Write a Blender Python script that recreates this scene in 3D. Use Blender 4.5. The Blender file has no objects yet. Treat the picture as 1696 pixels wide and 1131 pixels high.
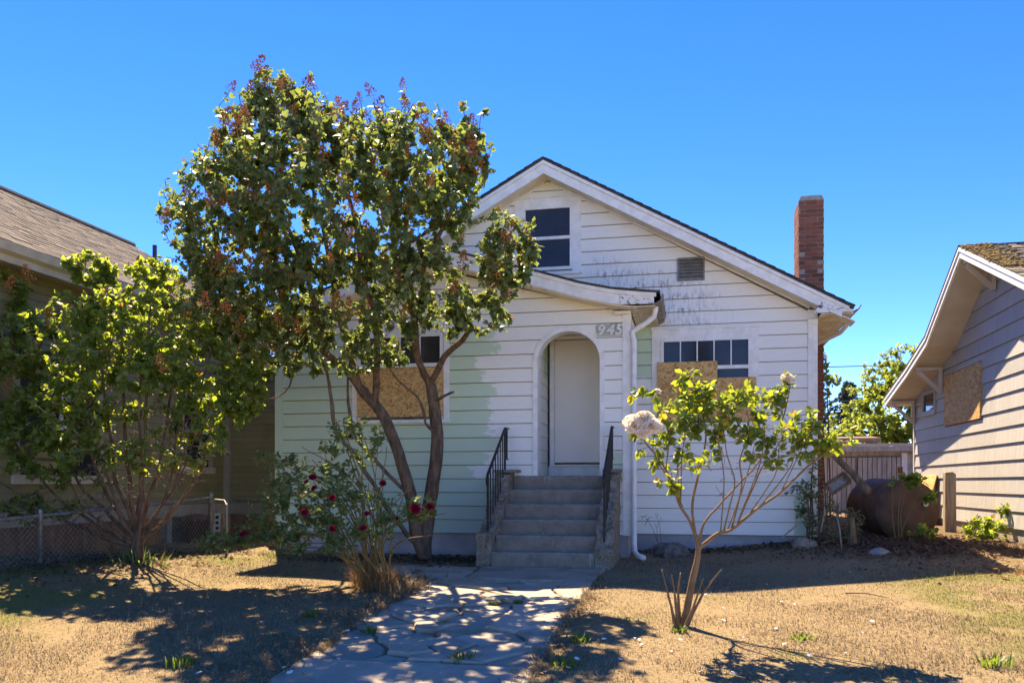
import bpy, math, random
import numpy as np
from mathutils import Vector, Matrix, noise

R = math.radians
random.seed(7)
rng = np.random.default_rng(7)
sc = bpy.context.scene
COL = sc.collection

# ------------------------------------------------------------------ camera, sky, sun, exposure
cam_d = bpy.data.cameras.new('camera')
cam_d.sensor_width = 36.0
cam_d.lens = 29.72
cam_d.shift_y = 0.1383
cam_d.clip_end = 2000
cam = bpy.data.objects.new('camera', cam_d)
cam.location = (0, 0, 1.09)
cam.rotation_euler = (R(90), 0, R(12))
COL.objects.link(cam)
sc.camera = cam

TO_SUN = Vector((-0.355, 0.65, 1.0)).normalized()
w = bpy.data.worlds.new('World')
sc.world = w
w.use_nodes = True
wt = w.node_tree
wt.nodes.clear()
sky = wt.nodes.new('ShaderNodeTexSky')
sky.sky_type = 'NISHITA'
sky.sun_disc = False
sky.sun_elevation = math.asin(TO_SUN.z)
sky.sun_rotation = math.atan2(TO_SUN.x, TO_SUN.y)
sky.altitude = 100
sky.air_density = 0.4
sky.dust_density = 0.0
sky.ozone_density = 3.0
hs = wt.nodes.new('ShaderNodeHueSaturation')
hs.inputs['Saturation'].default_value = 1.33
hs.inputs['Hue'].default_value = 0.517
bg = wt.nodes.new('ShaderNodeBackground')
bg.inputs['Strength'].default_value = 0.095
wo = wt.nodes.new('ShaderNodeOutputWorld')
wt.links.new(sky.outputs[0], hs.inputs['Color'])
wt.links.new(hs.outputs[0], bg.inputs['Color'])
wt.links.new(bg.outputs[0], wo.inputs['Surface'])

sun_d = bpy.data.lights.new('sun', 'SUN')
sun_d.energy = 2.15
sun_d.angle = R(0.53)
sun_d.color = (1.0, 0.95, 0.88)
sun = bpy.data.objects.new('sun', sun_d)
sun.rotation_euler = TO_SUN.to_track_quat('Z', 'Y').to_euler()
sun.location = (-10, 20, 30)
COL.objects.link(sun)

sc.view_settings.view_transform = 'Standard'
sc.view_settings.look = 'None'
sc.view_settings.gamma = 1
sc.view_settings.use_curve_mapping = False
sc.view_settings.exposure = 2.85
sc.view_settings.use_white_balance = True      # camera balanced for the open shade on the house front
sc.view_settings.white_balance_temperature = 9900
sc.cycles.max_bounces = 8
sc.cycles.transparent_max_bounces = 6

# ------------------------------------------------------------------ helpers
def ss(a, b, x):
    t = np.clip((x - a) / (b - a), 0, 1)
    return t * t * (3 - 2 * t)

def gz(x, y):
    z = np.interp(y, [-5, 4, 5.5, 7.2, 10.7, 13, 20, 400], [-.5, -.3, -.2, -.1, 0, .03, .1, .1])
    z = z + ss(-.6, 2.6, x) * ss(8.5, 14, y) * .24
    z = z + (1 - ss(-7.3, -5.2, x)) * (.24 - .17 * ss(8, 11.5, y)) * (1 - ss(12, 16, y)) * ss(3, 7, y)
    return z

def g1(x, y):
    return float(gz(np.float64(x), np.float64(y)))

class MB:
    def __init__(s):
        s.v = []; s.f = []
    def add(s, vs, fs):
        n = len(s.v)
        s.v += [tuple(q) for q in vs]
        s.f += [tuple(i + n for i in f) for f in fs]
        return s
    def box(s, x0, x1, y0, y1, z0, z1):
        return s.add([(x0,y0,z0),(x1,y0,z0),(x1,y1,z0),(x0,y1,z0),(x0,y0,z1),(x1,y0,z1),(x1,y1,z1),(x0,y1,z1)],
                     [(3,2,1,0),(4,5,6,7),(0,1,5,4),(1,2,6,5),(2,3,7,6),(3,0,4,7)])
    def extr(s, poly, vec):
        n = len(poly)
        top = [(p[0]+vec[0], p[1]+vec[1], p[2]+vec[2]) for p in poly]
        fs = [tuple(range(n))[::-1], tuple(range(n, 2*n))]
        fs += [(i, (i+1) % n, n + (i+1) % n, n + i) for i in range(n)]
        return s.add(list(poly) + top, fs)
    def bar(s, a, b, w, h, up=(0,0,1)):
        a, b = Vector(a), Vector(b)
        d = (b - a).normalized(); u = Vector(up)
        x = d.cross(u)
        if x.length < 1e-4: x = d.cross(Vector((0,1,0)))
        x.normalize(); u = x.cross(d)
        x *= w/2; u *= h/2
        return s.add([a-x-u, a+x-u, a+x+u, a-x+u, b-x-u, b+x-u, b+x+u, b-x+u],
                     [(3,2,1,0),(4,5,6,7),(0,1,5,4),(1,2,6,5),(2,3,7,6),(3,0,4,7)])
    def tube(s, pts, rad, n=6, cap=True):
        pts = [Vector(p) for p in pts]
        if not hasattr(rad, '__len__'): rad = [rad] * len(pts)
        d0 = (pts[1] - pts[0]).normalized()
        ref = Vector((0,0,1)) if abs(d0.z) < .9 else Vector((1,0,0))
        x = d0.cross(ref).normalized()
        vs = []; fs = []
        m = len(pts)
        for i, p in enumerate(pts):
            d = (pts[min(i+1, m-1)] - pts[max(i-1, 0)])
            if d.length < 1e-6: d = d0
            d = d.normalized()
            x = (x - d * x.dot(d))
            if x.length < 1e-5: x = d.orthogonal()
            x.normalize(); y = d.cross(x)
            for k in range(n):
                a = 2*math.pi*k/n
                vs.append(p + (x*math.cos(a) + y*math.sin(a)) * rad[i])
        for i in range(m-1):
            for k in range(n):
                fs.append((i*n+k, i*n+(k+1)%n, (i+1)*n+(k+1)%n, (i+1)*n+k))
        if cap:
            fs.append(tuple(range(n))[::-1]); fs.append(tuple(range((m-1)*n, m*n)))
        return s.add(vs, fs)
    def lathe(s, prof, n=12, base=(0,0,0)):
        vs = []; fs = []
        for r, z in prof:
            for k in range(n):
                a = 2*math.pi*k/n
                vs.append((base[0]+r*math.cos(a), base[1]+r*math.sin(a), base[2]+z))
        for i in range(len(prof)-1):
            for k in range(n):
                fs.append((i*n+k, i*n+(k+1)%n, (i+1)*n+(k+1)%n, (i+1)*n+k))
        fs.append(tuple(range(n))[::-1]); fs.append(tuple(range((len(prof)-1)*n, len(prof)*n)))
        return s.add(vs, fs)
    def mesh(s, name, mat=None, smooth=False):
        me = bpy.data.meshes.new(name)
        me.from_pydata(s.v, [], s.f)
        if mat: me.materials.append(mat)
        if smooth: me.shade_smooth()
        me.update()
        return me
    def build(s, name, mat, parent=None, smooth=False, bevel=0):
        o = link(name, s.mesh(name, mat, smooth), parent)
        if bevel:
            b = o.modifiers.new('bevel', 'BEVEL'); b.width = bevel; b.segments = 2; b.limit_method = 'ANGLE'
        return o

def link(name, data, parent=None):
    o = bpy.data.objects.new(name, data)
    COL.objects.link(o)
    if parent is not None:
        o.parent = parent
        o.matrix_parent_inverse = Matrix.Translation(parent.location).inverted() if parent.type == 'EMPTY' else parent.matrix_basis.inverted()
    return o

def tag(o, label, cat, group=None, kind=None):
    if label: o['label'] = label
    if cat: o['category'] = cat
    if group: o['group'] = group
    if kind: o['kind'] = kind
    return o

def thing(name, loc, label, cat, group=None):
    o = bpy.data.objects.new(name, None)
    COL.objects.link(o)
    o.location = loc
    o.empty_display_size = .2
    return tag(o, label, cat, group)

def arr_mesh(name, verts, faces, mat, smooth=False):
    """big triangle / quad meshes straight from numpy arrays"""
    me = bpy.data.meshes.new(name)
    k = faces.shape[1]
    me.vertices.add(len(verts)); me.vertices.foreach_set('co', verts.astype(np.float32).ravel())
    me.loops.add(faces.size); me.loops.foreach_set('vertex_index', faces.astype(np.int32).ravel())
    me.polygons.add(len(faces))
    me.polygons.foreach_set('loop_start', np.arange(0, faces.size, k, dtype=np.int32))
    me.update(calc_edges=True)
    me.materials.append(mat)
    if smooth: me.shade_smooth()
    return me

# ------------------------------------------------------------------ material nodes
class NT:
    def __init__(s, name):
        s.m = bpy.data.materials.new(name); s.m.use_nodes = True
        s.t = s.m.node_tree; s.t.nodes.clear()
        s._pos = None
    def node(s, typ, ins=None, **props):
        n = s.t.nodes.new(typ)
        for k, v in props.items(): setattr(n, k, v)
        for k, v in (ins or {}).items():
            s.set(n.inputs[k], v)
        return n
    def set(s, sock, v):
        if isinstance(v, bpy.types.NodeSocket): s.t.links.new(v, sock)
        else:
            if sock.type == 'RGBA' and len(v) == 3: v = (*v, 1)
            sock.default_value = v
    def m_(s, op, a, b=0.0, c=0.0):
        n = s.node('ShaderNodeMath', operation=op)
        s.set(n.inputs[0], a); s.set(n.inputs[1], b)
        if op in ('MULTIPLY_ADD', 'SMOOTH_MIN'): s.set(n.inputs[2], c)
        return n.outputs[0]
    def add(s, a, b): return s.m_('ADD', a, b)
    def sub(s, a, b): return s.m_('SUBTRACT', a, b)
    def mul(s, a, b): return s.m_('MULTIPLY', a, b)
    def mx(s, a, b): return s.m_('MAXIMUM', a, b)
    def step(s, x, lo, hi):
        n = s.node('ShaderNodeMapRange', interpolation_type='SMOOTHSTEP')
        s.set(n.inputs[0], x); s.set(n.inputs[1], lo); s.set(n.inputs[2], hi)
        n.inputs[3].default_value = 0; n.inputs[4].default_value = 1
        return n.outputs[0]
    def inv(s, x): return s.sub(1.0, x)
    def pos(s):
        if s._pos is None: s._pos = s.node('ShaderNodeNewGeometry').outputs['Position']
        return s._pos
    def obj(s): return s.node('ShaderNodeTexCoord').outputs['Object']
    def xyz(s, v):
        n = s.node('ShaderNodeSeparateXYZ', {0: v}); return n.outputs
    def map(s, v, scale=(1,1,1), rot=(0,0,0), loc=(0,0,0)):
        return s.node('ShaderNodeMapping', {'Vector': v, 'Scale': scale, 'Rotation': rot, 'Location': loc}).outputs[0]
    def noise(s, v, scale, detail=4, rough=.55, dist=0.0):
        return s.node('ShaderNodeTexNoise', {'Vector': v, 'Scale': scale, 'Detail': detail, 'Roughness': rough, 'Distortion': dist}).outputs[0]
    def voro(s, v, scale, feature='F1', rand=1.0):
        return s.node('ShaderNodeTexVoronoi', {'Vector': v, 'Scale': scale, 'Randomness': rand}, feature=feature)
    def mix(s, f, a, b, mode='MIX'):
        n = s.node('ShaderNodeMix', data_type='RGBA', blend_type=mode)
        s.set(n.inputs[0], f); s.set(n.inputs[6], a); s.set(n.inputs[7], b)
        return n.outputs[2]
    def ramp(s, f, stops):
        n = s.node('ShaderNodeValToRGB'); s.set(n.inputs[0], f)
        e = n.color_ramp.elements
        while len(e) < len(stops): e.new(.5)
        for i, (p, c) in enumerate(stops):
            e[i].position = p; e[i].color = (*c, 1)
        return n.outputs[0]
    def bump(s, h, strength=.4, dist=.01):
        return s.node('ShaderNodeBump', {'Height': h, 'Strength': strength, 'Distance': dist}).outputs[0]
    def orand(s): return s.node('ShaderNodeObjectInfo').outputs['Random']
    def out(s, col, rough=.7, normal=None, spec=.3, metal=0.0, alpha=None):
        p = s.node('ShaderNodeBsdfPrincipled')
        s.set(p.inputs['Base Color'], col); s.set(p.inputs['Roughness'], rough)
        p.inputs['Specular IOR Level'].default_value = spec; s.set(p.inputs['Metallic'], metal)
        if normal is not None: s.set(p.inputs['Normal'], normal)
        o = s.node('ShaderNodeOutputMaterial'); s.t.links.new(p.outputs[0], o.inputs[0])
        return s.m

def mat(name, c1, c2=None, scale=8, rough=.7, bump=0, bscale=None, stretch=(1,1,1), coord='pos', detail=5, spec=.3,
        metal=0.0, lo=.35, hi=.65, rnd=0.0, dist=.01):
    t = NT(name)
    v = t.pos() if coord == 'pos' else t.obj()
    v = t.map(v, stretch)
    f = t.step(t.noise(v, scale, detail), lo, hi)
    c = t.mix(f, c1, c2 or c1)
    if rnd:
        k = t.add(1 - rnd, t.mul(t.orand(), 2 * rnd))
        c = t.mix(1.0, c, t.node('ShaderNodeCombineColor', {0: k, 1: k, 2: k}).outputs[0], 'MULTIPLY')
    n = t.bump(t.noise(v, bscale or scale * 4, 4), bump, dist) if bump else None
    return t.out(c, rough, n, spec, metal)

def leafmat(name, dark, mid, trans, tw=.45, dry=None, dryp=.0, gloss=.35):
    t = NT(name)
    g = t.node('ShaderNodeNewGeometry')
    r = t.m_('FRACT', t.add(g.outputs['Random Per Island'], t.orand()))
    big = t.step(t.noise(g.outputs['Position'], 1.6, 2), .35, .65)
    f = t.add(t.mul(r, .6), t.mul(big, .4))
    c = t.mix(f, dark, mid)
    tc = t.mix(r, trans, tuple(min(1, q * 1.35) for q in trans))
    if dry:
        k = t.step(t.m_('FRACT', t.mul(r, 13.7)), 1 - dryp, 1 - dryp + .02)
        c = t.mix(k, c, dry); tc = t.mix(k, tc, tuple(min(1, q * 1.6) for q in dry))
    p = t.node('ShaderNodeBsdfPrincipled', {'Base Color': c, 'Roughness': .48})
    p.inputs['Specular IOR Level'].default_value = gloss
    tr = t.node('ShaderNodeBsdfTranslucent', {'Color': tc})
    mx = t.node('ShaderNodeMixShader', {0: tw, 1: p.outputs[0], 2: tr.outputs[0]})
    o = t.node('ShaderNodeOutputMaterial'); t.t.links.new(mx.outputs[0], o.inputs[0])
    return t.m

def osb(name, axis):
    """strand board: flat strands lying in three directions, light and dark"""
    t = NT(name)
    p = t.pos()
    angs = (.35, -.55, 1.25, -1.2)
    rots = [(q, 0, 0) if axis == 'X' else (0, q, 0) for q in angs]
    st = (1, 1, 3.2)
    vs = [t.voro(t.map(t.map(p, (1, 1, 1), r), st), 13 + 2.5*i) for i, r in enumerate(rots)]
    ch = [t.node('ShaderNodeSeparateColor', {0: q.outputs['Color']}).outputs[0] for q in vs]
    s1 = t.step(t.noise(p, 16, 2), .46, .50); s2 = t.step(t.noise(t.map(p, (1,1,1), (0,0,0), (5,3,1)), 14, 2), .46, .50)
    f1 = t.add(t.mul(s1, ch[0]), t.mul(t.inv(s1), ch[1])); f2 = t.add(t.mul(s2, ch[2]), t.mul(t.inv(s2), ch[3]))
    f = t.add(t.mul(f1, .5), t.mul(f2, .34))
    f = t.add(f, t.mul(t.noise(p, 70, 3), .2))
    c = t.ramp(f, [(.14, (.26, .11, .035)), (.35, (.52, .275, .10)), (.6, (.66, .38, .15)), (.9, (.78, .54, .26))])
    return t.out(c, .75, t.bump(f, .5, .004), .2)

# white painted lap siding: old mint green coats show where the white was not rolled over, mildew above the porch roof
def siding_paint():
    t = NT('white_over_mint_paint')
    p = t.pos(); x, y, z = t.xyz(p)
    row = t.m_('FLOOR', t.m_('DIVIDE', t.sub(z, .34), .203))
    wn = t.node('ShaderNodeTexWhiteNoise', noise_dimensions='1D'); t.set(wn.inputs['W'], row)
    rr = wn.outputs['Value']
    st = t.map(p, (2.0, 1, 4.5))
    n1 = t.add(t.mul(t.noise(st, 3.0, 6, .7), .6), t.mul(t.noise(p, 3.2, 5, .6), .4))
    n2 = t.noise(p, 14, 4, .6)
    edge = t.add(t.add(-3.2, t.mul(rr, .5)), t.mul(t.sub(n1, .5), 1.1))
    g = t.inv(t.step(t.add(t.sub(x, edge), t.mul(t.sub(t.noise(t.map(p, (3, 1, 14)), 8, 4, .7), .5), .35)), -.025, .035))
    g = t.mul(g, t.inv(t.step(t.add(z, t.mul(t.sub(n1, .5), .25)), 3.37, 3.40)))
    low = t.mul(t.inv(t.step(t.add(z, t.mul(t.sub(n1, .5), .06)), 1.13, 1.15)), t.inv(t.step(x, -2.3, -2.2)))
    porch = t.inv(t.step(y, 12.6, 12.7))
    g = t.mul(t.mx(g, low), porch)
    # bare strip beside the porch and the corner behind the brush pile
    main = t.step(y, 12.9, 13.0)
    s1 = t.mul(t.mul(main, t.inv(t.step(t.add(x, t.mul(t.sub(n1, .5), .02)), -.62, -.60))), t.step(t.add(z, t.mul(t.sub(n1, .5), .3)), 2.72, 2.76))
    s1 = t.mul(s1, t.inv(t.step(z, 3.6, 3.62)))
    s2 = t.mul(t.mul(main, t.step(t.add(x, t.mul(t.sub(n1, .5), .25)), 1.50, 1.53)), t.inv(t.step(t.add(z, t.mul(t.sub(n1, .5), .3)), .86, .9)))
    # around the house number and under the right railing
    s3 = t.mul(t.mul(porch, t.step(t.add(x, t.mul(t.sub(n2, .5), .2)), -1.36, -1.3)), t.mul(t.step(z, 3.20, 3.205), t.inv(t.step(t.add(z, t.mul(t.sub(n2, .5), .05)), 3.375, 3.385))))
    s4 = t.mul(t.mul(porch, t.step(x, -1.2, -1.15)), t.mul(t.step(z, 1.1, 1.12), t.inv(t.step(t.add(z, t.mul(t.sub(n1, .5), .1)), 1.52, 1.54))))
    g = t.mx(t.mx(g, s1), t.mx(s2, t.mx(t.mul(s3, .8), s4)))
    white = t.mix(t.noise(t.map(p, (1, 1, 4)), 5, 6, .65), (.88, .845, .765), (.80, .76, .67))
    thin = t.mul(t.step(n1, .52, .68), .22)
    mint = t.mix(t.step(z, .9, 1.4), (.42, .58, .47), (.55, .66, .47))
    mint = t.mix(t.mul(t.step(n1, .55, .75), .5), mint, (.62, .66, .58))
    c = t.mix(t.mx(g, t.mul(thin, .35)), white, mint)
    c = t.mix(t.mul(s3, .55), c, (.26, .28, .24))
    # mildew
    stv = t.map(p, (7, 1, 2.2))
    mz = t.noise(stv, 4, 6, .75)
    zone = t.mul(t.mul(main, t.step(x, -1.75, -1.3)), t.inv(t.step(x, -.15, .75)))
    line = t.add(4.62, t.mul(t.add(x, 1.6), -.28))
    zone = t.mul(zone, t.mul(t.inv(t.step(t.sub(z, line), -.15, .28)), t.step(z, 3.3, 3.7)))
    fr = t.m_('FRACT', t.m_('DIVIDE', t.sub(z, .29), .203))
    zone = t.mul(zone, t.add(.45, t.mul(t.inv(t.step(fr, .1, .7)), .7)))
    md = t.mul(zone, t.step(mz, .44, .72))
    c = t.mix(t.mul(md, .95), c, (.10, .105, .12))
    # splash dirt along the bottom boards, grime by the noise
    dirt = t.mul(t.step(t.noise(p, 30, 6, .7), .56, .8), .35)
    c = t.mix(dirt, c, (.42, .39, .33))
    scr = t.mul(t.step(t.noise(t.map(p, (30, 1, 6)), 4, 3, .7), .66, .72), .5)
    c = t.mix(scr, c, (.55, .53, .49))
    bh = t.add(t.mul(t.noise(st, 6, 4), .6), n2)
    return t.out(c, .55, t.bump(bh, .18, .006), .3)

def concrete(name, c1, c2, stain, bump=.6, rnd=.0):
    t = NT(name); p = t.pos()
    c = t.mix(t.step(t.noise(p, 3.5, 6, .65), .3, .7), c1, c2)
    c = t.mix(t.mul(t.step(t.noise(p, 1.7, 5, .6), .5, .7), .7), c, stain)
    sp = t.step(t.voro(p, 85).outputs['Distance'], .12, .3)
    c = t.mix(t.mul(t.inv(sp), .45), c, tuple(q * .4 for q in stain))
    ws = t.step(t.noise(p, 11, 7, .75), .66, .7)
    c = t.mix(t.mul(ws, .5), c, (.55, .54, .52))
    if rnd:
        k = t.add(1 - rnd, t.mul(t.orand(), 2 * rnd))
        c = t.mix(1.0, c, t.node('ShaderNodeCombineColor', {0: k, 1: k, 2: k}).outputs[0], 'MULTIPLY')
    h = t.add(t.noise(p, 60, 5, .7), t.mul(t.noise(p, 9, 4), 1.5))
    return t.out(c, .9, t.bump(h, bump, .012), .2)

def lawn_mat(name, blade):
    t = NT(name); p = t.pos(); x, y, z = t.xyz(p)
    if blade:
        r = t.node('ShaderNodeNewGeometry').outputs['Random Per Island']
        f = t.add(t.mul(r, .50), t.add(t.mul(t.step(t.noise(p, 2.2, 5, .6), .3, .7), .25), t.mul(t.step(t.noise(p, 11, 4, .65), .35, .65), .25)))
        c = t.ramp(f, [(0, (.14, .10, .058)), (.35, (.255, .187, .112)), (.7, (.36, .272, .17)), (1, (.50, .41, .275))])
    else:
        f = t.noise(p, 26, 6, .7)
        c = t.ramp(f, [(.25, (.16, .112, .064)), (.5, (.31, .226, .13)), (.8, (.42, .32, .196))])
    gn = t.noise(p, .9, 4, .6)
    g1_ = t.mul(t.inv(t.step(x, -6.2, -4.9)), t.step(gn, .42, .62))
    g2_ = t.mul(t.step(x, 1.7, 2.6), t.mul(t.step(gn, .40, .55), t.inv(t.step(y, 10.2, 10.9))))
    g3_ = t.mul(t.step(gn, .60, .7), .55)
    g = t.mul(t.mx(t.mx(g1_, t.mul(g2_, .8)), g3_), .7)
    c = t.mix(g, c, (.17, .19, .045))
    dirtm = t.mul(t.step(x, 1.6, 2.6), t.step(y, 11.2, 12.2))
    c = t.mix(t.mul(dirtm, .75), c, (.13, .08, .05))
    if blade:
        pr = t.node('ShaderNodeBsdfPrincipled', {'Base Color': c, 'Roughness': .7})
        pr.inputs['Specular IOR Level'].default_value = .2
        tr = t.node('ShaderNodeBsdfTranslucent', {'Color': c})
        m = t.node('ShaderNodeMixShader', {0: .3, 1: pr.outputs[0], 2: tr.outputs[0]})
        o = t.node('ShaderNodeOutputMaterial'); t.t.links.new(m.outputs[0], o.inputs[0])
        return t.m
    return t.out(c, .95, t.bump(t.add(f, t.noise(p, 140, 4)), .9, .02), .1)

def shingle_mat(name, c1, c2, moss=False):
    t = NT(name); p = t.pos()
    c = t.mix(t.step(t.noise(p, 6, 5, .7), .3, .7), c1, c2)
    vo = t.voro(t.map(p, (6, 3.4, 4)), 1.6)
    k = t.node('ShaderNodeSeparateColor', {0: vo.outputs['Color']}).outputs[0]
    c = t.mix(t.mul(k, .45), c, tuple(q * .45 for q in c1))
    c = t.mix(t.mul(t.step(t.noise(p, 120, 2), .5, .7), .25), c, (.5, .47, .43))
    return t.out(c, .95, t.bump(t.add(t.noise(p, 130, 3), k), .5, .01), .1)

M = {}
M['siding'] = siding_paint()
M['trim'] = mat('white_trim_paint', (.85, .825, .77), (.74, .71, .65), 7, .5, .15, 40)
M['trim_worn'] = (lambda t: t.out(t.mix(t.step(t.noise(t.map(t.pos(), (2, 2, 5)), 4.5, 6, .7), .55, .59), (.79, .775, .73), (.13, .10, .085)), .7,
                  t.bump(t.step(t.noise(t.map(t.pos(), (2, 2, 5)), 4.5, 6, .7), .55, .59), .6, .006)))(NT('peeling_white_paint'))
M['soffit'] = mat('cream_soffit_boards', (.82, .74, .60), (.72, .64, .50), 5, .6, .1)
M['soffit2'] = mat('stained_soffit_boards', (.76, .66, .50), (.58, .48, .34), 5, .65, .1)
M['gutterdark'] = mat('weathered_gutter', (.17, .13, .11), (.33, .29, .25), 12, .8, .3)
M['door'] = mat('blank_door_paint', (.84, .80, .73), (.80, .76, .69), 2, .5, .05)
M['greenband'] = mat('mint_band', (.40, .47, .36), (.36, .42, .33), 5, .6)
M['backing'] = mat('siding_gap', (.20, .185, .16), (.12, .11, .095), 6, .9)
M['foundation'] = mat('slate_blue_foundation', (.42, .40, .42), (.34, .325, .34), 3, .75, .4, 20)
M['glass'] = mat('dark_window_glass', (.030, .030, .032), (.042, .042, .044), 2, .07, spec=.32)
M['osb'] = osb('strand_board', 'Y')
M['osbx'] = osb('strand_board_side', 'X')
M['iron'] = mat('black_wrought_iron', (.012, .012, .013), (.035, .03, .027), 30, .5, .3, 80)
M['stair'] = concrete('stair_concrete', (.22, .19, .15), (.29, .255, .205), (.11, .09, .07), .9)
def crumble():
    t = NT('crumbling_cheek_concrete'); p = t.pos()
    n = t.noise(p, 9, 7, .72); n2 = t.noise(t.map(p, (1, 1, 1), (0, 0, 0), (3, 7, 2)), 17, 6, .7)
    c = t.ramp(n, [(.28, (.15, .115, .08)), (.42, (.235, .185, .13)), (.55, (.30, .25, .19)), (.70, (.38, .34, .275))])
    c = t.mix(t.step(n2, .56, .66), c, (.12, .085, .05))
    c = t.mix(t.mul(t.step(t.noise(p, 30, 4), .62, .7), .7), c, (.62, .60, .56))
    return t.out(c, .95, t.bump(t.add(n, n2), 1.0, .03), .1)
M['cheek'] = crumble()
def stair_mat():
    t = NT('stair_concrete'); p = t.pos(); x, y, z = t.xyz(p)
    n = t.noise(p, 5, 7, .7)
    c = t.ramp(n, [(.25, (.17, .143, .113)), (.5, (.25, .215, .172)), (.78, (.35, .31, .255))])
    c = t.mix(t.mul(t.inv(t.step(t.voro(p, 70).outputs['Distance'], .1, .3)), .6), c, (.06, .05, .04))
    c = t.mix(t.mul(t.step(t.noise(t.map(p, (9, 9, 1.2)), 2, 4, .7), .62, .72), .55), c, (.50, .48, .45))
    # tread edges painted paler in patches, as skylight from above would
    fz = t.m_('FRACT', t.m_('DIVIDE', t.add(z, .012), .2))
    nose_skylit = t.mul(t.mul(t.inv(t.step(fz, .04, .12)), t.step(t.noise(p, 12, 5, .7), .42, .6)), .55)
    c = t.mix(nose_skylit, c, (.46, .44, .40))
    c = t.mix(t.mul(t.step(t.noise(p, 38, 3, .6), .70, .74), .8), c, (.66, .65, .62))
    return t.out(c, .92, t.bump(t.add(n, t.noise(p, 60, 5, .7)), .9, .012), .15)
M['stair'] = stair_mat()
M['slab'] = concrete('path_concrete', (.36, .305, .235), (.44, .38, .30), (.25, .175, .11), .9, .18)
M['walk'] = concrete('bounce_sidewalk_concrete', (.58, .56, .52), (.64, .62, .58), (.52, .50, .46), .5)  # kept pale for sun bounce onto the house front
M['bounce_road'] = concrete('bounce_street_concrete', (.50, .49, .46), (.57, .56, .53), (.45, .44, .41), .5)  # unseen street, paled so it throws sunlight back at the house
M['soil'] = mat('dark_soil', (.07, .05, .035), (.13, .095, .06), 20, .95, .8)
M['lawn'] = lawn_mat('dry_lawn_soil', False)
M['blade'] = lawn_mat('dry_grass_blades', True)
M['brick'] = (lambda t: t.out(t.mix(t.mul(t.step(t.noise(t.pos(), 40, 4), .45, .75), .5), t.ramp(t.orand(), [(0, (.15, .052, .036)), (.4, (.25, .085, .055)), (.75, (.31, .11, .068)), (1, (.20, .085, .062))]), (.12, .05, .038)), .85, t.bump(t.noise(t.pos(), 70, 4), .5, .008), .2))(NT('red_brick'))
M['mortar'] = mat('grey_mortar', (.36, .32, .28), (.25, .22, .19), 25, .95, .5)
M['darkroof'] = shingle_mat('dark_shingle', (.045, .04, .038), (.085, .075, .07))
M['taupe_shingle'] = shingle_mat('taupe_shingle', (.112, .093, .082), (.155, .13, .115))
M['old_shingle'] = shingle_mat('weathered_shingle', (.20, .165, .13), (.30, .255, .205))
M['moss'] = mat('dry_moss', (.22, .125, .035), (.14, .10, .035), 30, .95, .9)
M['olive'] = mat('olive_siding', (.30, .255, .125), (.26, .215, .105), 3, .65, .12, rnd=.08)
M['olive_trim'] = mat('beige_trim', (.42, .36, .28), (.36, .30, .23), 4, .6)
M['creamtrim'] = mat('cream_gutter', (.60, .53, .42), (.50, .43, .33), 4, .5)
M['skirt'] = mat('brown_plywood', (.30, .165, .085), (.22, .115, .06), 6, .8, .2, stretch=(1, 1, .3), rnd=.15)
M['greywhite'] = mat('grey_white_shake', (.46, .44, .41), (.40, .38, .355), 3, .65, .5, 26, stretch=(7, 7, .35), rnd=.06)
M['greysoff'] = mat('tan_soffit', (.60, .53, .44), (.52, .45, .36), 2.5, .6)
M['shedwood'] = mat('grey_planks', (.52, .45, .38), (.38, .32, .27), 6, .85, .4, 20, stretch=(3, 3, .4), rnd=.12)
M['postwood'] = mat('weathered_post', (.38, .30, .21), (.23, .175, .12), 7, .85, .6, 26, stretch=(4, 4, .35))
M['rusttank'] = mat('rusty_tank', (.105, .055, .036), (.165, .088, .056), 5, .75, .4, 30)
M['rust'] = mat('orange_rust', (.30, .11, .03), (.18, .06, .02), 30, .9)
M['galv'] = mat('galvanised_wire', (.33, .32, .30), (.20, .19, .17), 20, .5, metal=.6, spec=.5)
M['bark'] = mat('lilac_bark', (.20, .125, .08), (.095, .06, .04), 14, .9, 1.0, 34, stretch=(1, 1, .35), dist=.02)
M['barkp'] = mat('pale_bark', (.25, .175, .11), (.13, .09, .06), 14, .9, .8, 34, stretch=(1, 1, .35))
M['cane'] = mat('rose_cane', (.25, .15, .075), (.16, .10, .05), 12, .7, .4)
M['canegreen'] = mat('green_cane', (.19, .16, .055), (.24, .15, .07), 6, .7, .3)
M['lilac_leaf'] = leafmat('lilac_leaf', (.08, .135, .06), (.17, .235, .095), (.29, .37, .07), .34, (.22, .12, .03), .05)
M['shrub_leaf'] = leafmat('shrub_leaf', (.075, .13, .035), (.16, .235, .06), (.42, .52, .06), .46, (.25, .14, .03), .03)
M['rose_leaf'] = leafmat('rose_leaf', (.055, .115, .035), (.11, .19, .055), (.38, .46, .04), .42, (.5, .32, .04), .05, .4)
M['bush_leaf'] = leafmat('bush_leaf', (.075, .125, .05), (.15, .21, .085), (.28, .38, .07), .38, (.18, .11, .04), .05)
M['weed_leaf'] = leafmat('weed_leaf', (.05, .10, .025), (.10, .17, .04), (.28, .40, .05), .35)
M['far_leaf'] = leafmat('far_leaf', (.10, .15, .03), (.17, .22, .045), (.42, .50, .07), .4)
M['conifer'] = leafmat('hazed_conifer_needles', (.05, .085, .075), (.085, .125, .105), (.10, .15, .10), .2, gloss=.1)  # needles lightened and blued: distance haze mixed into the colour
M['seed'] = mat('brown_seed_heads', (.46, .18, .065), (.27, .10, .04), 40, .9, rnd=.25)
M['dryleaf'] = leafmat('dry_leaf', (.22, .13, .065), (.34, .21, .11), (.30, .17, .07), .25, gloss=.05)
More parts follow.
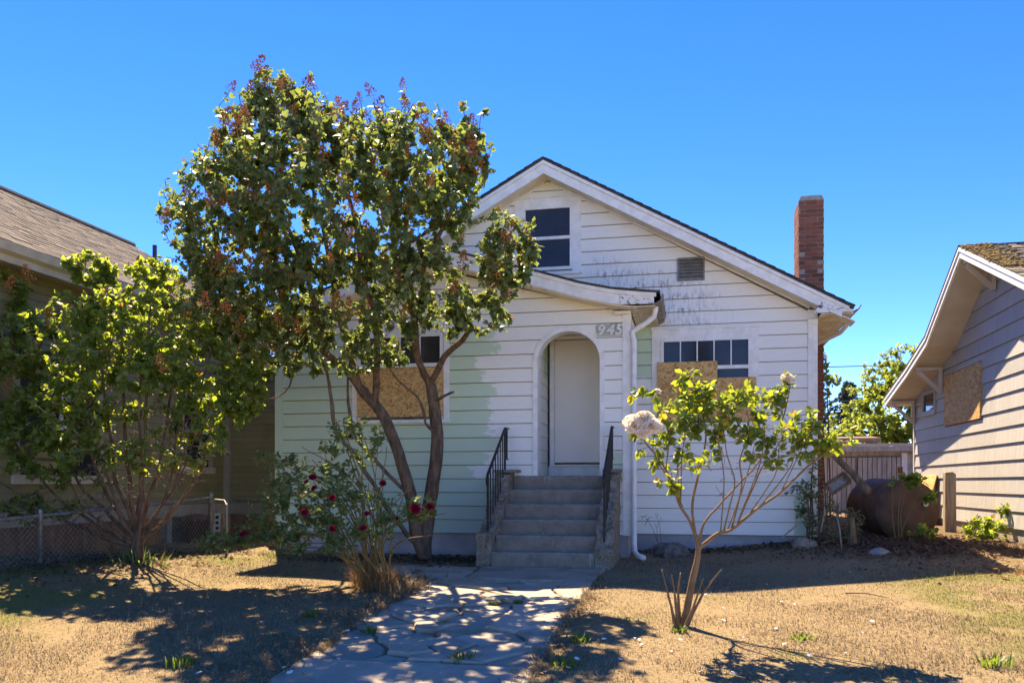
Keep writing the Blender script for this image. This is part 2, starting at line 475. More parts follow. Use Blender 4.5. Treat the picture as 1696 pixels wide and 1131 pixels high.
M['litter'] = leafmat('leaf_litter', (.10, .058, .038), (.20, .125, .08), (.15, .09, .05), .15, gloss=.05)
M['pinkrose'] = leafmat('blush_petal', (.92, .72, .55), (.96, .88, .78), (.95, .80, .64), .38)
M['redrose'] = leafmat('crimson_petal', (.20, .004, .018), (.33, .012, .045), (.4, .01, .05), .25)
M['chip'] = mat('white_chip', (.78, .77, .74), (.66, .64, .6), 20, .7)
M['stone'] = mat('dark_stone', (.10, .085, .075), (.18, .155, .135), 12, .9, .8)
M['wire'] = mat('cable_sheath', (.05, .08, .10), (.06, .09, .11), 2, .6)
M['bin'] = mat('brown_bin', (.16, .08, .045), (.12, .06, .035), 5, .6)
M['tin'] = mat('roof_tin', (.22, .13, .10), (.16, .09, .07), 4, .6)
M['signw'] = mat('sign_face', (.6, .66, .74), (.5, .56, .64), 30, .5)

# ------------------------------------------------------------------ ground
def ground():
    xs = np.unique(np.concatenate([np.linspace(-400, -14, 24), np.linspace(-14, 10, 161), np.linspace(10, 400, 24)]))
    ys = np.unique(np.concatenate([np.linspace(-200, 2, 20), np.linspace(2, 24, 149), np.linspace(24, 700, 24)]))
    X, Y = np.meshgrid(xs, ys)
    Z = gz(X, Y)
    near = (np.abs(X + 2) < 12) & (Y > 2) & (Y < 24)
    Z = Z + near * (np.sin(X * 2.3 + 1.2 * np.sin(Y * 1.7)) * np.sin(Y * 1.9 + X) * .010)
    onp = ss(-3.45, -2.95, X) * (1 - ss(-1.15, -.9, X)) * (Y > 2.0) * (1 - ss(10.7, 11.2, Y))
    Z = Z - .02 * onp
    v = np.stack([X.ravel(), Y.ravel(), Z.ravel()], 1)
    nx, ny = len(xs), len(ys)
    i = (np.arange(ny - 1)[:, None] * nx + np.arange(nx - 1)[None]).ravel()
    f = np.stack([i, i + 1, i + nx + 1, i + nx], 1)
    o = link('ground', arr_mesh('ground', v, f, M['lawn'], True))
    o['kind'] = 'structure'
    return o
ground()

def clip(poly, a, b, c):
    """keep the side a*x + b*y <= c"""
    out = []
    n = len(poly)
    for i in range(n):
        p, q = poly[i], poly[(i + 1) % n]
        dp, dq = a*p[0] + b*p[1] - c, a*q[0] + b*q[1] - c
        if dp <= 0: out.append(p)
        if (dp < 0) != (dq < 0) and dp != dq:
            t = dp / (dp - dq)
            out.append((p[0] + (q[0]-p[0])*t, p[1] + (q[1]-p[1])*t))
    return out

# walkway of cracked concrete: every broken piece has its own edges
walk_o = MB().box(-2.9, -1.1, 3.2, 10.6, -.6, -.34).build('walkway', M['soil'])
walk_o['kind'] = 'structure'
def slab(poly, mat_, rough=.006, lift=.0, tilt=.0):
    cx = sum(p[0] for p in poly)/len(poly); cy = sum(p[1] for p in poly)/len(poly)
    # wander the straight crack edges a little
    pts = []
    n = len(poly)
    for i in range(n):
        p, q = poly[i], poly[(i+1) % n]
        L = math.hypot(q[0]-p[0], q[1]-p[1])
        k = max(1, int(L / .09))
        for j in range(k):
            t = j/k
            x, y = p[0]+(q[0]-p[0])*t, p[1]+(q[1]-p[1])*t
            w_ = noise.noise_vector(Vector((x*7, y*7, 3.1)))
            pts.append((x + w_.x*.034, y + w_.y*.034))
    def ring(inset, dz):
        r = []
        for x, y in pts:
            dx, dy = cx-x, cy-y; d = math.hypot(dx, dy) + 1e-6
            x2, y2 = x+dx/d*min(inset, d*.4), y+dy/d*min(inset, d*.4)
            r.append((x2, y2, g1(x2, y2) + dz + tilt*(x-cx) + noise.noise(Vector((x*5, y*5, 0)))*rough))
        return r
    n = len(pts)
    vs = ring(.011, -.06) + ring(.015, lift-.014) + ring(.032, lift)
    fs = [tuple(range(2*n, 3*n))]
    for a in (0, n):
        fs += [(a+i, a+(i+1) % n, a+n+(i+1) % n, a+n+i) for i in range(n)]
    MB().add(vs, fs).build('slab', mat_, walk_o)

def walkway():
    rs = random.Random(5)
    def right(y): return -1.07 + .03*math.sin(y*1.3)
    def left(y): return np.interp(y, [3, 5.1, 6.5, 8.3, 9.4, 10.2], [-2.73, -2.74, -2.82, -2.95, -3.1, -3.4])
    # whole slab nearest the camera
    slab([(left(3.3), 3.3), (right(3.3), 3.3), (right(5.75), 5.75), (left(5.75), 5.72)], M['slab'], .008, .012)
    # pad at the stair foot, two pieces, and the strip along the foundation
    slab([(-2.62, 9.62), (right(9.5), 9.50), (right(10.6)-.02, 10.68), (-2.66, 10.68)], M['slab'], .004, .016)
    slab([(-3.75, 9.75), (-2.65, 9.63), (-2.69, 10.68), (-3.9, 10.75)], M['slab'], .008, .004)
    # broken middle: voronoi pieces
    y0, y1 = 5.77, 9.60
    seeds = []
    for i in range(420):
        y = rs.uniform(y0 - .2, y1 + .2); x = rs.uniform(-3.2, -.95)
        # small pieces down the middle, larger towards the sides
        dmin = .15 + .42*abs((x + 2.05)/1.0)**1.3 * rs.uniform(.6, 1.2) + (.16 if rs.random() < .5 else 0)
        if all(math.hypot(x-a, y-b) > (dmin+c)*.5 for a, b, c in seeds): seeds.append((x, y, dmin))
    for i, (x, y, _) in enumerate(seeds):
        poly = [(left(y0), y0), (right(y0), y0), (right(7.6), 7.6), (right(y1), y1), (left(y1)+.25, y1), (left(7.6), 7.6)]
        for j, (a, b, _) in enumerate(seeds):
            if i == j or math.hypot(a-x, b-y) > 2.2: continue
            nx, ny = a-x, b-y
            poly = clip(poly, nx, ny, nx*(a+x)/2 + ny*(b+y)/2)
            if len(poly) < 3: break
        if len(poly) < 3: continue
        A = abs(sum(poly[k][0]*poly[(k+1) % len(poly)][1]-poly[(k+1) % len(poly)][0]*poly[k][1] for k in range(len(poly))))/2
        if A < .004: continue
        slab(poly, M['slab'], .006, rs.uniform(-.012, .022), rs.uniform(-.03, .03))
walkway()

# unseen pavement and street, added pale to bounce sunlight onto the house
def sheet(name, x0, x1, y0, y1, off, m, thick=.0):
    xs = np.linspace(x0, x1, 60); b = MB()
    ys_ = np.linspace(y0, y1, 5)
    for j in range(4):
        for i in range(59):
            q = [(xs[i], ys_[j]), (xs[i+1], ys_[j]), (xs[i+1], ys_[j+1]), (xs[i], ys_[j+1])]
            b.add([(a, c, g1(a, c)+off) for a, c in q], [(0, 1, 2, 3)])
    o = b.build(name, m); o['kind'] = 'structure'; return o
sheet('bounce_pavement', -60, 60, -.6, 2.6, .03, M['walk'])
MB().box(-60, 60, -.76, -.605, -.6, -.36).build('kerb', M['walk'])['kind'] = 'structure'
sheet('bounce_road', -60, 60, -10.5, -.765, .0, M['bounce_road'])

# ------------------------------------------------------------------ lap siding
def siding(parent, mp, poly, z0, expo, nrows, openings, mat_, lip=.026, thin=.005, gap=.010, arch=None, rs=None, joints=0, name='siding_board'):
    amin = min(p[0] for p in poly); amax = max(p[0] for p in poly)
    for r in range(nrows):
        a, b = z0 + r*expo + gap, z0 + (r+1)*expo
        rects = [(amin, amax, a, b)]
        for (x0, x1, q0, q1) in openings:
            nr = []
            for (l, h, u, v) in rects:
                if x1 <= l or x0 >= h or q1 <= u or q0 >= v: nr.append((l, h, u, v)); continue
                if x0 > l: nr.append((l, x0, u, v))
                if x1 < h: nr.append((x1, h, u, v))
                m0, m1 = max(l, x0), min(h, x1)
                if q0 > u + .012: nr.append((m0, m1, u, q0))
                if q1 < v - .012: nr.append((m0, m1, q1, v))
            rects = nr
        pieces = []
        for (l, h, u, v) in rects:
            if arch and u < arch[2] + arch[3] and l < arch[0] < h:
                xc, hw, zs, rad = arch
                def half(z):
                    if z <= zs: return hw
                    d = rad*rad - (z-zs)**2
                    return math.sqrt(d)*hw/rad if d > 0 else 0
                zz = [u + (v-u)*k/8 for k in range(9)]
                for sgn, e in ((-1, l), (1, h)):
                    pl = [(e, u)]
                    for z in zz:
                        if z < zs + rad: pl.append((xc + sgn*half(z), z))
                    if v >= zs + rad: pl += [(xc, min(v, zs+rad)), (xc, v)]
                    pl.append((e, v))
                    pieces.append(pl)
                continue
            cuts = [l, h]
            if rs and joints and h - l > 2.2 and rs.random() < joints:
                cuts = [l, rs.uniform(l + .6, h - .6), h]
            for c0, c1 in zip(cuts, cuts[1:]):
                pieces.append([(c0 + (.0015 if c0 != l else 0), u), (c1, u), (c1, v), (c0 + (.0015 if c0 != l else 0), v)])
        for pl in pieces:
            convex = len(pl) == 4
            if convex:
                n = len(poly)
                for k in range(n):
                    (xa, za), (xb, zb) = poly[k], poly[(k+1) % n]
                    nx, nz = (zb-za), -(xb-xa)
                    pl = clip(pl, nx, nz, nx*xa + nz*za)
                    if len(pl) < 3: break
            if len(pl) < 3: continue
            if max(p[0] for p in pl) - min(p[0] for p in pl) < .02: continue
            def off(z): return thin + (lip-thin)*(b-z)/(b-a)
            n = len(pl)
            vs = [mp(p[0], p[1], off(p[1])) for p in pl] + [mp(p[0], p[1], 0.0) for p in pl]
            fs = [tuple(range(n))] + [(i, n+i, n+(i+1) % n, (i+1) % n) for i in range(n)]
            MB().add(vs, fs).build(name, mat_, parent)

# ------------------------------------------------------------------ the white bungalow
H = thing('bungalow', (-2.26, 13.4, 0), 'white boarded-up bungalow with mint green patches, front gable and arched entry', 'house')
XL, XR, YM, YP, XPR = -6.35, 1.82, 13.4, 12.2, -.876
XC, SL = -2.265, .55
PX_C = -3.61
PROF = [(0, 4.50), (.48, 4.37), (1.49, 4.08), (2.07, 3.90), (2.5, 3.80), (2.96, 3.74), (3.16, 3.72)]
def ptop(x): return float(np.interp(abs(x - PX_C), [p[0] for p in PROF], [p[1] for p in PROF]))
def mtop(x): return 5.93 - SL*abs(x - XC)
rs = random.Random(3)

fnd = MB()
fnd.box(XL+.02, XPR-.02, YP+.03, YM+.05, -.4, .338); fnd.box(XL+.02, XR-.02, YM+.055, 22, -.4, .288)
fnd.build('foundation', M['foundation'], H)

# main wall core
mw = MB()
mw.extr([(XL, YM, .30), (XR, YM, .30), (XR, YM, mtop(XR)), (XC, YM, mtop(XC)), (XL, YM, mtop(XL))], (0, 8.6, 0))
main_wall = mw.build('main_wall', M['backing'], H)
WIN_R = (-.607, 1.0, 2.02, 3.47)
WIN_G = (-2.80, -1.72, 4.47, 5.66)
VENT = (-.217, .196, 4.22, 4.58)
DOORWAY = (-2.26, -1.10, .3, 3.45)
front = lambda Y: (lambda a, z, o: (a, Y - o, z))
siding(main_wall, front(YM), [(XL, .29), (XR-.11, .29), (XR-.11, mtop(XR)), (XC, mtop(XC)), (XL, mtop(XL))][::1], .29, .203, 28,
       [WIN_R, WIN_G, VENT, DOORWAY, (XL-1, XPR, .2, 3.6)], M['siding'], rs=rs, joints=.5)
siding(main_wall, lambda a, z, o: (XR + o, a, z), [(YM+.02, .29), (21.9, .29), (21.9, 3.5), (YM+.02, 3.5)], .29, .203, 16, [(15.45, 16.25, 0, 5)], M['siding'])
siding(main_wall, lambda a, z, o: (XL - o, a, z), [(YP+.1, .29), (21.9, .29), (21.9, 3.5), (YP+.1, 3.5)], .29, .203, 16, [], M['siding'])

# porch wall core with the arched opening
AX, AW, AZ, AR = -1.75, .51, 2.86, .49
pw = MB()
outer = [(XL, .342), (AX-AW, .342)]
arc = [(AX - AW*math.cos(math.pi*k/24), AZ + AR*math.sin(math.pi*k/24)) for k in range(25)]
outer += arc + [(AX+AW, .342), (XPR, .342)]
tops = sorted([PX_C + s*d for s in (-1, 1) for d, _ in PROF] + [XL, XPR])
tops = [x for x in tops if XL <= x <= XPR]
outer += [(x, ptop(x) - .24) for x in tops[::-1]]
pw.extr([(x, YP, z) for x, z in outer], (0, .2, 0))
pw.box(XL, AX-AW-.004, YP+.205, YM-.002, .342, 3.44)
pw.box(AX+AW+.004, XPR, YP+.205, YM-.002, .342, 3.44)
porch_wall = pw.build('porch_wall', M['backing'], H)
WIN_L = (-5.09, -3.55, 2.05, 3.42)
outline = [(XL+.10, .34), (XPR-.09, .34)] + [(x, ptop(x)-.24) for x in sorted([XL+.10, XPR-.09, PX_C])[::-1]]
siding(porch_wall, front(YP), outline, .34, .203, 20, [WIN_L], M['siding'], arch=(AX, AW+.012, AZ, AR+.012), rs=rs, joints=.6)
# alcove: side walls, ceiling, green band
siding(porch_wall, lambda a, z, o: (AX-AW+o, a, z), [(YP+.06, 1.2), (YM-.06, 1.2), (YM-.06, 3.44), (YP+.06, 3.44)], 1.2, .203, 12, [], M['siding'], lip=.012, gap=.006)
siding(porch_wall, lambda a, z, o: (AX+AW-o, a, z), [(YP+.06, 1.2), (YM-.06, 1.2), (YM-.06, 3.44), (YP+.06, 3.44)], 1.2, .203, 12, [], M['siding'], lip=.012, gap=.006)
MB().box(AX-AW-.01, AX+AW+.01, YP+.21, YM-.003, 3.44, 3.5).build('alcove_ceiling', M['soffit'], H)
siding(porch_wall, lambda a, z, o: (XPR + o, a, z), [(YP+.09, .34), (YM-.02, .34), (YM-.02, 3.56), (YP+.09, 3.56)], .34, .203, 16, [(12.55, 13.15, 2.0, 3.45)], M['siding'])

# arch trim ring and jambs
at_ = MB()
inn = [(AX-AW+.055, 1.2)] + [(AX-(AW-.055)*math.cos(math.pi*k/28), AZ+(AR-.055)*math.sin(math.pi*k/28)) for k in range(29)] + [(AX+AW-.055, 1.2)]
out_ = [(AX-AW-.015, 1.2)] + [(AX-(AW+.015)*math.cos(math.pi*k/28), AZ+(AR+.015)*math.sin(math.pi*k/28)) for k in range(29)] + [(AX+AW+.015, 1.2)]
n = len(inn)
vs = []
for y in (YP-.034, YP+.20):
    vs += [(x, y, z) for x, z in inn] + [(x, y, z) for x, z in out_]
fs = []
for i in range(n-1):
    fs += [(i, i+1, n+i+1, n+i), (2*n+i, 3*n+i, 3*n+i+1, 2*n+i+1), (i, 2*n+i, 2*n+i+1, i+1), (n+i, n+i+1, 3*n+i+1, 3*n+i)]
at_.add(vs, fs).build('arch_trim', M['trim'], H)

# door
d = MB().box(-2.14, -1.20, YM-.06, YM-.008, 1.42, 3.36).build('front_door', M['door'], H, bevel=.006)
df = MB(); df.box(-2.215, -2.142, YM-.085, YM-.004, 1.385, 3.37); df.box(-1.198, -1.15, YM-.085, YM-.004, 1.385, 3.37); df.box(-2.215, -1.15, YM-.09, YM-.004, 3.372, 3.43)
df.box(-2.215, -1.15, YM-.12, YM-.002, 1.36, 1.384)
df.build('door_frame', M['trim'], d)
MB().box(-2.24, -1.26, YM-.07, YM-.004, 1.2, 1.358).build('door_sill_riser', M['trim'], H)
MB().box(-2.24, -1.26, YM-.045, YM-.003, 3.431, 3.439).build('transom_band', M['greenband'], H)

# corner boards
def slimbox(name, m, parent, *a): return MB().box(*a).build(name, m, parent)
slimbox('corner_board', M['trim'], H, XPR-.092, XPR+.028, YP-.032, YP+.09, .34, 3.53)
slimbox('corner_board', M['trim'], H, XR-.108, XR+.03, YM-.032, YM+.10, .29, 3.56)
slimbox('corner_board', M['siding'], H, XL-.03, XL+.098, YP-.032, YP+.10, .34, 3.60)

slimbox('frieze_block', M['trim'], H, XR-.112, XR+.029, YM-.031, YM+.09, 3.562, 3.70)
# ---- windows
def casing(parent, x0, x1, z0, z1, Y, w, d=.034, sill=True):
    t = MB()
    t.box(x0, x0+w, Y-d, Y, z0, z1); t.box(x1-w, x1, Y-d, Y, z0, z1); t.box(x0+w+.001, x1-w-.001, Y-d, Y, z1-w, z1)
    f = t.build('casing', M['trim'], parent)
    MB().box(x0-.02, x1+.02, Y-d-.03, Y, z0-.05, z0-.001).build('sill', M['trim'], parent) if sill else None
    MB().box(x0-.015, x1+.015, Y-d-.018, Y, z1+.001, z1+.03).build('drip_cap', M['trim'], parent)
    return f
# right window: five-light upper sash over one pane, two strand boards nailed on
def wpart(par, name, m, *a):
    return MB().box(*a).build(name, m, par)
def window_part(name, *a):
    o = MB().box(*a).build(name, M['glass'], H); return o

w_r = window_part('window', -.44, .86, YM-.012, YM-.002, 2.1, 3.33)
casing(w_r, *WIN_R, YM, .135)
fr = MB()
fr.box(-.47, -.425, YM-.045, YM-.001, 2.06, 3.335); fr.box(.845, .865, YM-.045, YM-.001, 2.06, 3.335)
fr.box(-.425, .845, YM-.044, YM-.001, 3.285, 3.335); fr.box(-.425, .845, YM-.046, YM-.001, 2.845, 2.90)
fr.build('sash', M['trim'], w_r)
for k in range(1, 5):
    x = -.425 + 1.27*k/5
    wpart(w_r, 'muntin', M['trim'], x-.009, x+.009, YM-.036, YM-.013, 2.90, 3.285)
for k in range(5):
    x = -.425 + 1.27*k/5
    wpart(w_r, 'pane', M['glass'], x+.012, x+1.27/5-.012, YM-.018, YM-.0125, 2.902, 3.283)
wpart(w_r, 'pane', M['glass'], -.42, .84, YM-.0185, YM-.0125, 2.3, 2.843)
b1 = MB().box(-.52, .385, YM-.072, YM-.048, 2.05, 2.965).build('strand_board', M['osb'], H)
b1['label'] = 'taller strand board on the left of the right window'
b2 = MB().box(.388, .955, YM-.070, YM-.048, 2.03, 2.705).build('strand_board', M['osb'], H)
b2['label'] = 'shorter strand board on the right of the right window'

# left window behind the lilac
w_l = window_part('window', -4.98, -3.66, YP-.012, YP-.002, 2.1, 3.34)
casing(w_l, *WIN_L, YP, .085)
fr = MB()
fr.box(-5.0, -4.955, YP-.045, YP-.001, 2.06, 3.335); fr.box(-3.69, -3.645, YP-.045, YP-.001, 2.06, 3.335)
fr.box(-4.955, -3.69, YP-.044, YP-.001, 3.295, 3.335); fr.box(-4.955, -3.69, YP-.046, YP-.001, 2.84, 2.895)
fr.build('sash', M['trim'], w_l)
for k in range(1, 4):
    x = -4.955 + 1.265*k/4
    wpart(w_l, 'muntin', M['trim'], x-.010, x+.010, YP-.036, YP-.013, 2.895, 3.295)
for k in range(4):
    x = -4.955 + 1.265*k/4
    wpart(w_l, 'pane', M['glass'], x+.012, x+1.265/4-.012, YP-.018, YP-.0125, 2.897, 3.293)
b3 = MB().box(-5.0, -3.64, YP-.060, YP-.047, 2.09, 2.83).build('strand_board', M['osb'], H)
b3['label'] = 'strand board over the lower half of the left window'

# gable window, double hung
w_g = window_part('window', -2.66, -1.86, YM-.012, YM-.002, 4.55, 5.52)
casing(w_g, *WIN_G, YM, .14)
fr = MB()
for x0, x1 in ((-2.67, -2.62), (-1.90, -1.85)): fr.box(x0, x1, YM-.040, YM-.001, 4.50, 5.53)
fr.box(-2.62, -1.90, YM-.041, YM-.001, 5.48, 5.53); fr.box(-2.62, -1.90, YM-.048, YM-.001, 4.985, 5.035); fr.box(-2.62, -1.90, YM-.039, YM-.001, 4.50, 4.55)
fr.build('sash', M['trim'], w_g)
wpart(w_g, 'pane', M['glass'], -2.618, -1.902, YM-.02, YM-.0125, 5.037, 5.478)
wpart(w_g, 'pane', M['glass'], -2.618, -1.902, YM-.016, YM-.0125, 4.552, 4.983)

# porch side window casing
w_s = MB().box(XPR-.002, XPR+.006, 12.66, 13.05, 2.1, 3.34).build('window', M['glass'], H)
t = MB(); t.box(XPR, XPR+.036, 12.55, 12.66, 2.0, 3.45); t.box(XPR, XPR+.036, 13.05, 13.15, 2.0, 3.45); t.box(XPR, XPR+.036, 12.661, 13.049, 3.34, 3.45); t.box(XPR, XPR+.06, 12.5, 13.2, 1.95, 1.999)
t.build('casing', M['trim'], w_s)

# gable vent with slats
v = MB(); x0, x1, z0, z1 = VENT
v.box(x0, x0+.03, YM-.045, YM, z0, z1); v.box(x1-.03, x1, YM-.045, YM, z0, z1); v.box(x0+.03, x1-.03, YM-.044, YM, z1-.03, z1); v.box(x0+.03, x1-.03, YM-.044, YM, z0, z0+.03)
M['ventm'] = mat('grey_metal_vent', (.24, .23, .22), (.18, .17, .16), 12, .7, .2)
vo = v.build('gable_vent', M['ventm'], H)
for k in range(6):
    z = z0 + .05 + k*.05
    MB().add([(x0+.03, YM-.04, z-.022), (x1-.03, YM-.04, z-.022), (x1-.03, YM-.005, z+.022), (x0+.03, YM-.005, z+.022),
              (x0+.03, YM-.036, z-.026), (x1-.03, YM-.036, z-.026), (x1-.03, YM-.001, z+.018), (x0+.03, YM-.001, z+.018)],
             [(0,1,2,3), (7,6,5,4), (0,4,5,1)]).build('slat', M['ventm'], vo)

# house number
for ch, x in (('9', -1.285), ('4', -1.15), ('5', -1.03)):
    cu = bpy.data.curves.new('digit', 'FONT'); cu.body = ch; cu.size = .205; cu.extrude = .008; cu.shear = .22; cu.offset = .004; cu.bevel_depth = .003; cu.align_x = 'CENTER'
    tmp = bpy.data.objects.new('tmp', cu); COL.objects.link(tmp)
    bpy.context.view_layer.update()
    me = bpy.data.meshes.new_from_object(tmp.evaluated_get(bpy.context.evaluated_depsgraph_get()))
    bpy.data.objects.remove(tmp)
    me.transform(Matrix.Translation((x, YP-.036, 3.222)) @ Matrix.Rotation(R(90), 4, 'X'))
    me.materials.clear(); me.materials.append(M['chip'])
    o = link('house_number_digit', me, H)

# ---- main roof
roof = MB()
YF = 13.0
def slope_slab(b, x0, x1, top, th, y0, y1, sgn):
    pts = [(XC + sgn*x0, top - SL*x0), (XC + sgn*x1, top - SL*x1), (XC + sgn*x1, top - SL*x1 - th), (XC + sgn*x0, top - SL*x0 - th)]
    b.extr([(x, y0, z) for x, z in pts], (0, y1-y0, 0))
for s in (-1, 1):
    slope_slab(roof, 0, 4.56, 6.16, .035, YF-.03, 22.4, s)
roof_o = roof.build('roof', M['darkroof'], H)
# shingle courses showing as a stepped dark edge along the rake
for s in (-1, 1):
    for k in range(33):
        x0 = k*.138; x1 = min(x0 + .16, 4.58)
        b = MB()
        z = 6.165 - SL*x0
        b.add([(XC+s*x0, YF-.045, z+.004), (XC+s*x1, YF-.045, z-SL*(x1-x0)+.016), (XC+s*x1, YF-.045, z-SL*(x1-x0)), (XC+s*x0, YF-.045, z-.006),
               (XC+s*x0, 22.41, z+.004), (XC+s*x1, 22.41, z-SL*(x1-x0)+.016), (XC+s*x1, 22.41, z-SL*(x1-x0)), (XC+s*x0, 22.41, z-.006)],
              [(0,1,2,3), (7,6,5,4), (0,4,5,1), (1,5,6,2), (3,2,6,7)])
        b.build('shingle_course', M['darkroof'], roof_o)
for s in (-1, 1):
    f1 = MB(); slope_slab(f1, 0, 4.50, 6.122, .055, YF-.022, YF+.02, s); f1.build('rake_mould', M['trim'], H)
    f2 = MB(); slope_slab(f2, 0, 4.40, 6.065, .145, YF, YF+.03, s)
    f2.build('rake_board', M['trim'] if s < 0 else M['trim_worn'] if False else M['trim'], H)
    f3 = MB(); slope_slab(f3, 0, 4.085+.5, 5.965, .02, YF+.032, YM+.0, s); f3.build('rake_soffit', M['soffit'], H)
    f4 = MB(); slope_slab(f4, .05, 4.0, 5.944, .03, YM-.03, YM-.006, s); f4.build('frieze_mould', M['trim'], H)
# eaves: flat soffit boards, pork-chop return, gutter
for s, xw in ((1, XR), (-1, XL)):
    e = xw + s*.46
    for k in range(5):
        a, b = xw + s*(.031 + k*.086), xw + s*(.031 + k*.086 + .082)
        MB().box(min(a, b), max(a, b), YF+.035, 22.3, 3.555, 3.57).build('soffit_board', M['soffit2'], H)
    MB().box(min(e-.012*s, e+.012*s), max(e-.012*s, e+.012*s), YF+.03, 22.3, 3.55, 3.66).build('fascia', M['trim_worn'], H)
    # return panel with a curved end
    pts = []
    for k in range(9):
        a = math.pi/2*k/8
        pts.append((xw - s*.085 + s*.09*math.sin(a) - s*.005, 3.575 + .10*(1-math.cos(a)) ))
    base = [(xw + s*.47, 3.575), (xw - s*.09, 3.575), (xw - s*.055, 3.60), (xw - s*.02, 3.66), (xw - s*.0, 3.73), (xw + s*.03, 3.80), (xw + s*.47, 3.60)]
    MB().extr([(x, YF-.004, z) for x, z in base], (0, .032, 0)).build('eave_return', M['trim_worn'], H)
    MB().box(min(xw-.11*s, xw+.03*s), max(xw-.11*s, xw+.03*s), YM-.06, YM+.02, 3.48, 3.554).build('bed_mould', M['trim'], H)
    g = MB(); g.extr([(e+.014*s, YF-.02, 3.57), (e+.085*s, YF-.02, 3.60), (e+.12*s, YF-.02, 3.66), (e+.105*s, YF-.02, 3.665), (e+.072*s, YF-.02, 3.615), (e+.014*s, YF-.02, 3.585)], (0, 9.3, 0))
    g.build('gutter', M['gutterdark'], H)
# elbow of the right downspout under the eave
MB().tube([(2.33, 13.75, 3.60), (2.32, 13.78, 3.50), (2.26, 13.9, 3.43), (2.05, 14.25, 3.36), (1.91, 14.5, 3.32), (1.88, 14.55, 3.2), (1.88, 14.55, .4)], .036, 8).build('downspout', M['creamtrim'], H)

# ---- porch roof, bell-cast
def prof_poly(o_top, o_bot, dmax, s):
    ks = [(d_, z_) for d_, z_ in PROF if d_ < dmax] + [(dmax, float(np.interp(dmax, [p[0] for p in PROF], [p[1] for p in PROF])))]
    return [(PX_C + s*d_, z_ + o_top) for d_, z_ in ks] + [(PX_C + s*d_, z_ + o_bot) for d_, z_ in ks[::-1]]
YR = 11.85
for s in (-1, 1):
    MB().extr([(x, YR-.035, z) for x, z in prof_poly(.03, .0, 3.18, s)], (0, YM-YR+.02, 0)).build('porch_roof', M['darkroof'], H)
    MB().extr([(x, YR-.02, z) for x, z in prof_poly(-.002, -.055, 3.13, s)], (0, .05, 0)).build('porch_rake_mould', M['trim'], H)
    MB().extr([(x, YR, z) for x, z in prof_poly(-.056, -.20, 3.06 if s < 0 else 2.62, s)], (0, .03, 0)).build('porch_rake_board', M['trim'], H)
    MB().extr([(x, YR+.032, z) for x, z in prof_poly(-.20, -.215, 2.86, s)], (0, YP-YR-.04, 0)).build('porch_rake_soffit', M['soffit'], H)
xs_ = [PX_C+2.624, PX_C+3.10]
MB().extr([(xs_[0], YR-.002, ptop(xs_[0])-.056), (xs_[1], YR-.002, ptop(xs_[1])-.056), (xs_[1], YR-.002, ptop(xs_[1])-.15), (xs_[0], YR-.002, ptop(xs_[0])-.20)], (0, .034, 0)).build('porch_rake_end', M['trim_worn'], H)
for s, xw in ((1, XPR), (-1, XL)):
    for k in range(4):
        a, b = xw + s*(.03 + k*.088), xw + s*(.03 + k*.088 + .084)
        MB().box(min(a, b), max(a, b), YR+.036, YM-.002, 3.545, 3.56).build('soffit_board', M['soffit2'], H)
    e = xw + s*.39
    g = MB(); g.extr([(e, YR-.03, 3.56), (e+.07*s, YR-.03, 3.60), (e+.10*s, YR-.03, 3.70), (e+.085*s, YR-.03, 3.70), (e+.06*s, YR-.03, 3.61), (e, YR-.03, 3.58)], (0, YM-YR, 0))
    g.build('gutter', M['gutterdark'], H)
    MB().box(min(xw-.2*s, xw+.03*s), max(xw-.2*s, xw+.03*s), YP-.10, YP-.034, 3.50, 3.544).build('bed_mould', M['trim'], H)
# porch downspout
dx = XPR + .075
MB().tube([(-.50, 12.05, 3.62), (-.50, 12.06, 3.52), (-.52, 12.08, 3.44), (-.62, 12.10, 3.36), (-.74, 12.12, 3.30), (dx-.03, 12.13, 3.24), (dx, 12.13, 3.12), (dx, 12.13, .22), (dx+.01, 12.11, .12), (dx+.06, 12.03, .07), (dx+.15, 11.9, .05)], .04, 10).build('downspout', M['trim'], H, True)

# ---- chimney
ch = MB().box(1.84, 2.24, 15.51, 16.19, 0, 6.02).build('chimney', M['mortar'], H)
bm = {}
def brick(cx, cy, z, sx, sy, par):
    key = (round(sx, 3), round(sy, 3))
    if key not in bm:
        b = MB(); h = .0325; c = .004
        b.box(-sx/2, sx/2, -sy/2, sy/2, -h, h)
        bm[key] = b.mesh('brick', M['brick'])
    o = link('brick', bm[key], par)
    o.location = (cx + rs.uniform(-.002, .002), cy + rs.uniform(-.003, .003), z)
    o.rotation_euler = (0, 0, rs.uniform(-.01, .01))
    o.matrix_parent_inverse = Matrix.Identity(4)
z = 3.62; k = 0
while z < 6.0:
    zc = z + .0375
    if k % 2 == 0:
        for i in range(2): brick(1.83 + .105 + i*.21, 15.55, zc, .2, .10, ch)
        for i in range(3):
            for x in (1.88, 2.20): brick(x, 15.605 + .1 + i*.2, zc, .10, .19, ch)
    else:
        brick(2.04, 15.55, zc, .2, .10, ch)
        for i in range(3):
            for x in (1.88, 2.20): brick(x, 15.505 + .115 + i*.232, zc, .10, .222, ch)
    z += .075; k += 1
low = MB(); z = .15; k = 0
while z < 3.55:
    if k % 2 == 0:
        for i in range(2): low.box(1.835+i*.21, 2.035+i*.21, 15.498, 15.6, z, z+.065)
        for i in range(3): low.box(2.15, 2.252, 15.61+i*.2, 15.80+i*.2, z, z+.065)
    else:
        low.box(1.94, 2.14, 15.498, 15.6, z, z+.065); low.box(2.15, 2.252, 15.498, 15.72, z, z+.065)
        for i in range(2): low.box(2.15, 2.252, 15.73+i*.232, 15.952+i*.232, z, z+.065)
    z += .075; k += 1
